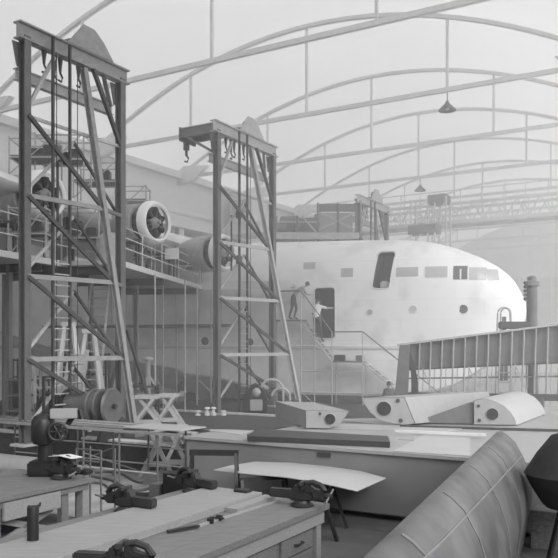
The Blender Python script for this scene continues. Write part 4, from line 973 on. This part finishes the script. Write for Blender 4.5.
for a, c in (((-9.5, 9.0), (-9.5, 7.8)), ((-9.5, 7.6), (-9.5, 8.8))): MB().bar(H(*a, .08), H(*c, .5), .05, .1).build('cross_brace', 'wood_lt', R)
MB().hbox(B2[0]+.1, B2[1]-.2, B2[2], B2[3]-.1, .16, .2).build('lower_shelf', 'wood_dk', R)
# board on bench
tag(MB().hbox(-6.85, -5.87, 1.9, 9.55, .902, 1.0).build('thick_board', 'wood_lt', bev=.006), 'thick pale board lying lengthwise on the near workbench', 'board')
tag(MB().hbox(-5.86, -5.66, 8.55, 9.6, .902, .96).build('narrow_board', 'wood_lt'), 'short narrow board against the far end of the thick board', 'board')
tag(MB().hbox(-6.25, -6.02, 9.35, 9.5, 1.002, 1.04).build('steel_block', 'iron'), 'small flat dark block on the far end of the thick board', 'block')
p = H(-6.66, 5.9, 0)
tag(MB().lathe([(.065, 0), (.065, .36), (.06, .38), (.02, .385)], V((p.x, p.y, 1.002)), Z, 20).build('steel_post', 'black', smooth=True), 'dark round steel post standing on the thick board, lower left', 'post')
# sash clamp
R = thing('bar_clamp', H(-5.62, 8.4, .9), 'long thin bar clamp lying on the near workbench', 'clamp')
MB().bar(H(-5.66, 7.65, .915), H(-5.56, 9.5, .915), .02, .03).build('clamp_bar', 'plate', R)
MB().bar(H(-5.62, 7.62, .93), H(-5.78, 7.2, .93), .05, .03).build('clamp_handle', 'iron', R)
for d in (7.9, 8.1): MB().box(H(-5.64, d, .935), .09, .05, .07, (U, W)).build('clamp_jaw', 'iron', R, bev=.01)
MB().tube(H(-5.72, 8.0, .95), H(-5.52, 8.04, .95), .012).build('clamp_screw', 'iron', R)
# vises
def make_vise():
    r = thing('bench_vise', (0, 0, 0), '', 'vise', 'cast iron bench vises')
    MB().lathe([(.14, 0), (.15, .01), (.15, .03), (.11, .05), (.1, .08)], (0, 0, 0), Z, 20).build('swivel_base', 'iron', r, True)
    MB().prism([V((x, -.07, z)) for x, z in ((-.16, .07), (-.18, .16), (-.12, .19), (-.08, .29), (-.01, .30), (0, .2), (.14, .18), (.16, .08))], V((0, .14, 0))).build('fixed_jaw', 'iron', r, bev=.02)
    MB().prism([V((x, -.06, z)) for x, z in ((.04, .185), (.05, .30), (.1, .30), (.16, .24), (.30, .22), (.32, .12), (.3, .09), (.16, .10), (.15, .185))], V((0, .12, 0))).build('moving_jaw', 'iron', r, bev=.02)
    MB().box((.01, 0, .3), .05, .2, .05).build('jaw_plates', 'steel_dk', r, bev=.005)
    MB().tube((.3, 0, .15), (.4, 0, .15), .035, n=12).build('screw', 'iron', r)
    MB().tube((.37, -.16, .09), (.37, .16, .21), .013).build('screw_handle', 'steel', r)
    MB().box((-.29, 0, .155), .32, .13, .11).build('slide_bar', 'iron', r, bev=.015)
    MB().path([(.3, 0, .14), (.31, 0, .22), (.25, 0, .29), (.15, 0, .32), (.05, 0, .3)], .035).build('jaw_arch', 'iron', r, True)
    return r
vs = make_vise()
VS = [(H(-7.02, 7.85, .9), RZ_U+math.pi, 1.1, 'black bench vise on the back edge of the near workbench, jaws pointing left'),
      (H(-7.08, 9.45, .9), RZ_U+math.pi-.2, 1.1, 'black bench vise at the far end of the near workbench, by the trestles'),
      (H(-5.12, 9.42, .9), RZ_U+.15, 1.1, 'black bench vise above the drawers at the right corner of the near workbench'),
      (H(-5.1, 5.62, .9), RZ_U+.3, 1.1, 'black bench vise cut off by the bottom edge of the view'),
      (H(-9.75, 9.25, .9), RZ_U-.1, 1.2, 'black bench vise with papers on it on the left workbench')]
for i, (p, rz_, s, lb) in enumerate(VS):
    o = vs if i == 0 else copy_tree(vs); place(o, p, rz_, lb, s)
pp = H(-9.65, 9.25, 1.285)
tag(MB().add([pp+U*x+W*y+Z*z for x, y, z in ((-.28, -.12, 0), (0, -.14, .035), (.26, -.1, .0), (.28, .14, .0), (0, .12, .035), (-.26, .14, .0))]+[pp+U*x+W*y+Z*(z-.006) for x, y, z in ((-.28, -.12, 0), (0, -.14, .035), (.26, -.1, .0), (.28, .14, .0), (0, .12, .035), (-.26, .14, .0))], [(0, 1, 4, 5), (1, 2, 3, 4), (6, 11, 10, 7), (7, 10, 9, 8), (0, 6, 7, 1), (1, 7, 8, 2), (2, 8, 9, 3), (3, 9, 10, 4), (4, 10, 11, 5), (5, 11, 6, 0)]).build('paper_sheet', 'white'), 'open white paper lying over the left bench vise', 'paper')
# drill press
dp = H(-10.25, 9.35, .9)
R = thing('drill_press', dp, 'black bench drill press with handwheel on the left workbench', 'drill press')
def dl(x, y, z): return dp+V((x, y, z))
MB().box(dl(.05, 0, .13), .62, .4, .26).build('base', 'black', R, bev=.03)
MB().tube(dl(0, 0, .24), dl(0, 0, 1.0), .13, .11, 16).build('column', 'black', R, True)
MB().lathe([(.08, 0), (.17, .03), (.2, .12), (.2, .42), (.16, .5), (.06, .56)], dl(-.02, -.05, .54), Z, 24).build('motor_body', 'black', R, True)
MB().box(dl(.16, -.05, .78), .34, .24, .22).build('head', 'iron', R, bev=.04)
bg = MB().box(dl(.36, -.08, 1.1), .46, .16, .17, (V((.995, .1, 0)), V((-.1, .995, 0)))).build('belt_guard', 'plate', R, bev=.01); bg['label'] = 'pale rectangular belt guard'
MB().ring(dl(.3, -.26, .80), V((.2, -1, 0)), .15, .022).build('handwheel', 'iron', R, True)
sp = MB()
for i in range(3):
    a = i*math.pi/3; sp.tube(dl(.3, -.26, .80)+V((math.cos(a)*.15, 0, math.sin(a)*.15)), dl(.3, -.26, .80)-V((math.cos(a)*.15, 0, math.sin(a)*.15)), .013, n=6)
sp.tube(dl(.3, -.3, .80), dl(.3, 0, .80), .03); sp.build('wheel_spokes', 'iron', R)
MB().path([dl(.4, 0, .9), dl(.55, 0, 1.12), dl(.62, 0, 1.15), dl(.66, 0, 1.0)], .05).build('feed_arm', 'iron', R, True)
MB().tube(dl(-.02, 0, .98), dl(-.02, 0, 1.75), .03, n=8).build('power_conduit', 'iron', R)
tag(MB().box(dl(.62, .15, .04), .35, .2, .08, (U, W)).build('machine_clamp', 'iron', bev=.02), 'low black machine clamp beside the drill press base', 'clamp')
R = thing('tube_stand', H(-9.65, 9.85, 0), 'thin pale square-tube frame standing beside the drill press', 'stand')
for s, d in ((-9.9, 9.75), (-9.3, 9.75), (-9.9, 10.1), (-9.3, 10.1)): MB().bar(H(s, d, 0), H(s, d, 1.35), .025).build('upright', 'steel', R)
for z in (1.15, 1.35): MB().bar(H(-9.9, 9.75, z), H(-9.3, 9.75, z), .025).build('crossbar', 'steel', R)
# boxes behind the near bench
q = G0(184, 512)
tag(MB().box(V((-1.72, 12.95, .5)), .42, .4, 1.0, (U, W)).build('parts_bin', 'black', bev=.01), 'dark upright metal bin behind the near workbench', 'bin')
tag(MB().box(V((-2.1, 13.1, .4)), .2, .3, .78, (U, W)).build('wooden_box', 'tank', bev=.01), 'small grey box left of the dark metal bin', 'box')

# ---------------------------------------------------------------- haze
DENS = .015
hz = MB().hbox(-36, 16, 12, 89, .0, 19).build('haze', 'steel')
hm = bpy.data.materials.new('thin_haze'); hm.use_nodes = True; nt = hm.node_tree
for n in list(nt.nodes):
    if n.type == 'BSDF_PRINCIPLED': nt.nodes.remove(n)
vsn = nt.nodes.new('ShaderNodeVolumeScatter'); vsn.inputs['Color'].default_value = (.95, .95, .95, 1); vsn.inputs['Density'].default_value = DENS; vsn.inputs['Anisotropy'].default_value = .2
nt.links.new(vsn.outputs[0], nt.nodes['Material Output'].inputs['Volume'])
hz.data.materials.clear(); hz.data.materials.append(hm)
tag(hz, 'thin pale haze filling the far part of the hangar hall', 'haze', kind='stuff')

# ---------------------------------------------------------------- light
w = bpy.data.worlds.new('World'); sc.world = w; w.use_nodes = True
bg = w.node_tree.nodes['Background']; bg.inputs['Color'].default_value = (1, 1, 1, 1); bg.inputs['Strength'].default_value = 1.0
sun = bpy.data.lights.new('Sun', 'SUN'); so = bpy.data.objects.new('Sun', sun); col.objects.link(so)
sun.energy = 1.1; sun.angle = math.radians(25)
so.rotation_euler = (-(V((0, 0, 0))-(U*1.0-W*.55+Z*.75))).to_track_quat('Z', 'Y').to_euler()
cam = bpy.data.cameras.new('Camera'); co = bpy.data.objects.new('Camera', cam); col.objects.link(co); sc.camera = co
co.location = (0, 0, CAMZ); co.rotation_euler = (math.pi/2, 0, 0)
cam.sensor_width = 36; cam.lens = F/558*36; cam.shift_y = (HOR-279)/558; cam.clip_end = 300
sc.view_settings.view_transform = 'Standard'; sc.view_settings.look = 'None'; sc.view_settings.gamma = 1; sc.view_settings.exposure = .9
try: sc.view_settings.use_curve_mapping = False
except Exception: pass
sc.cycles.max_bounces = 6; sc.cycles.volume_bounces = 1
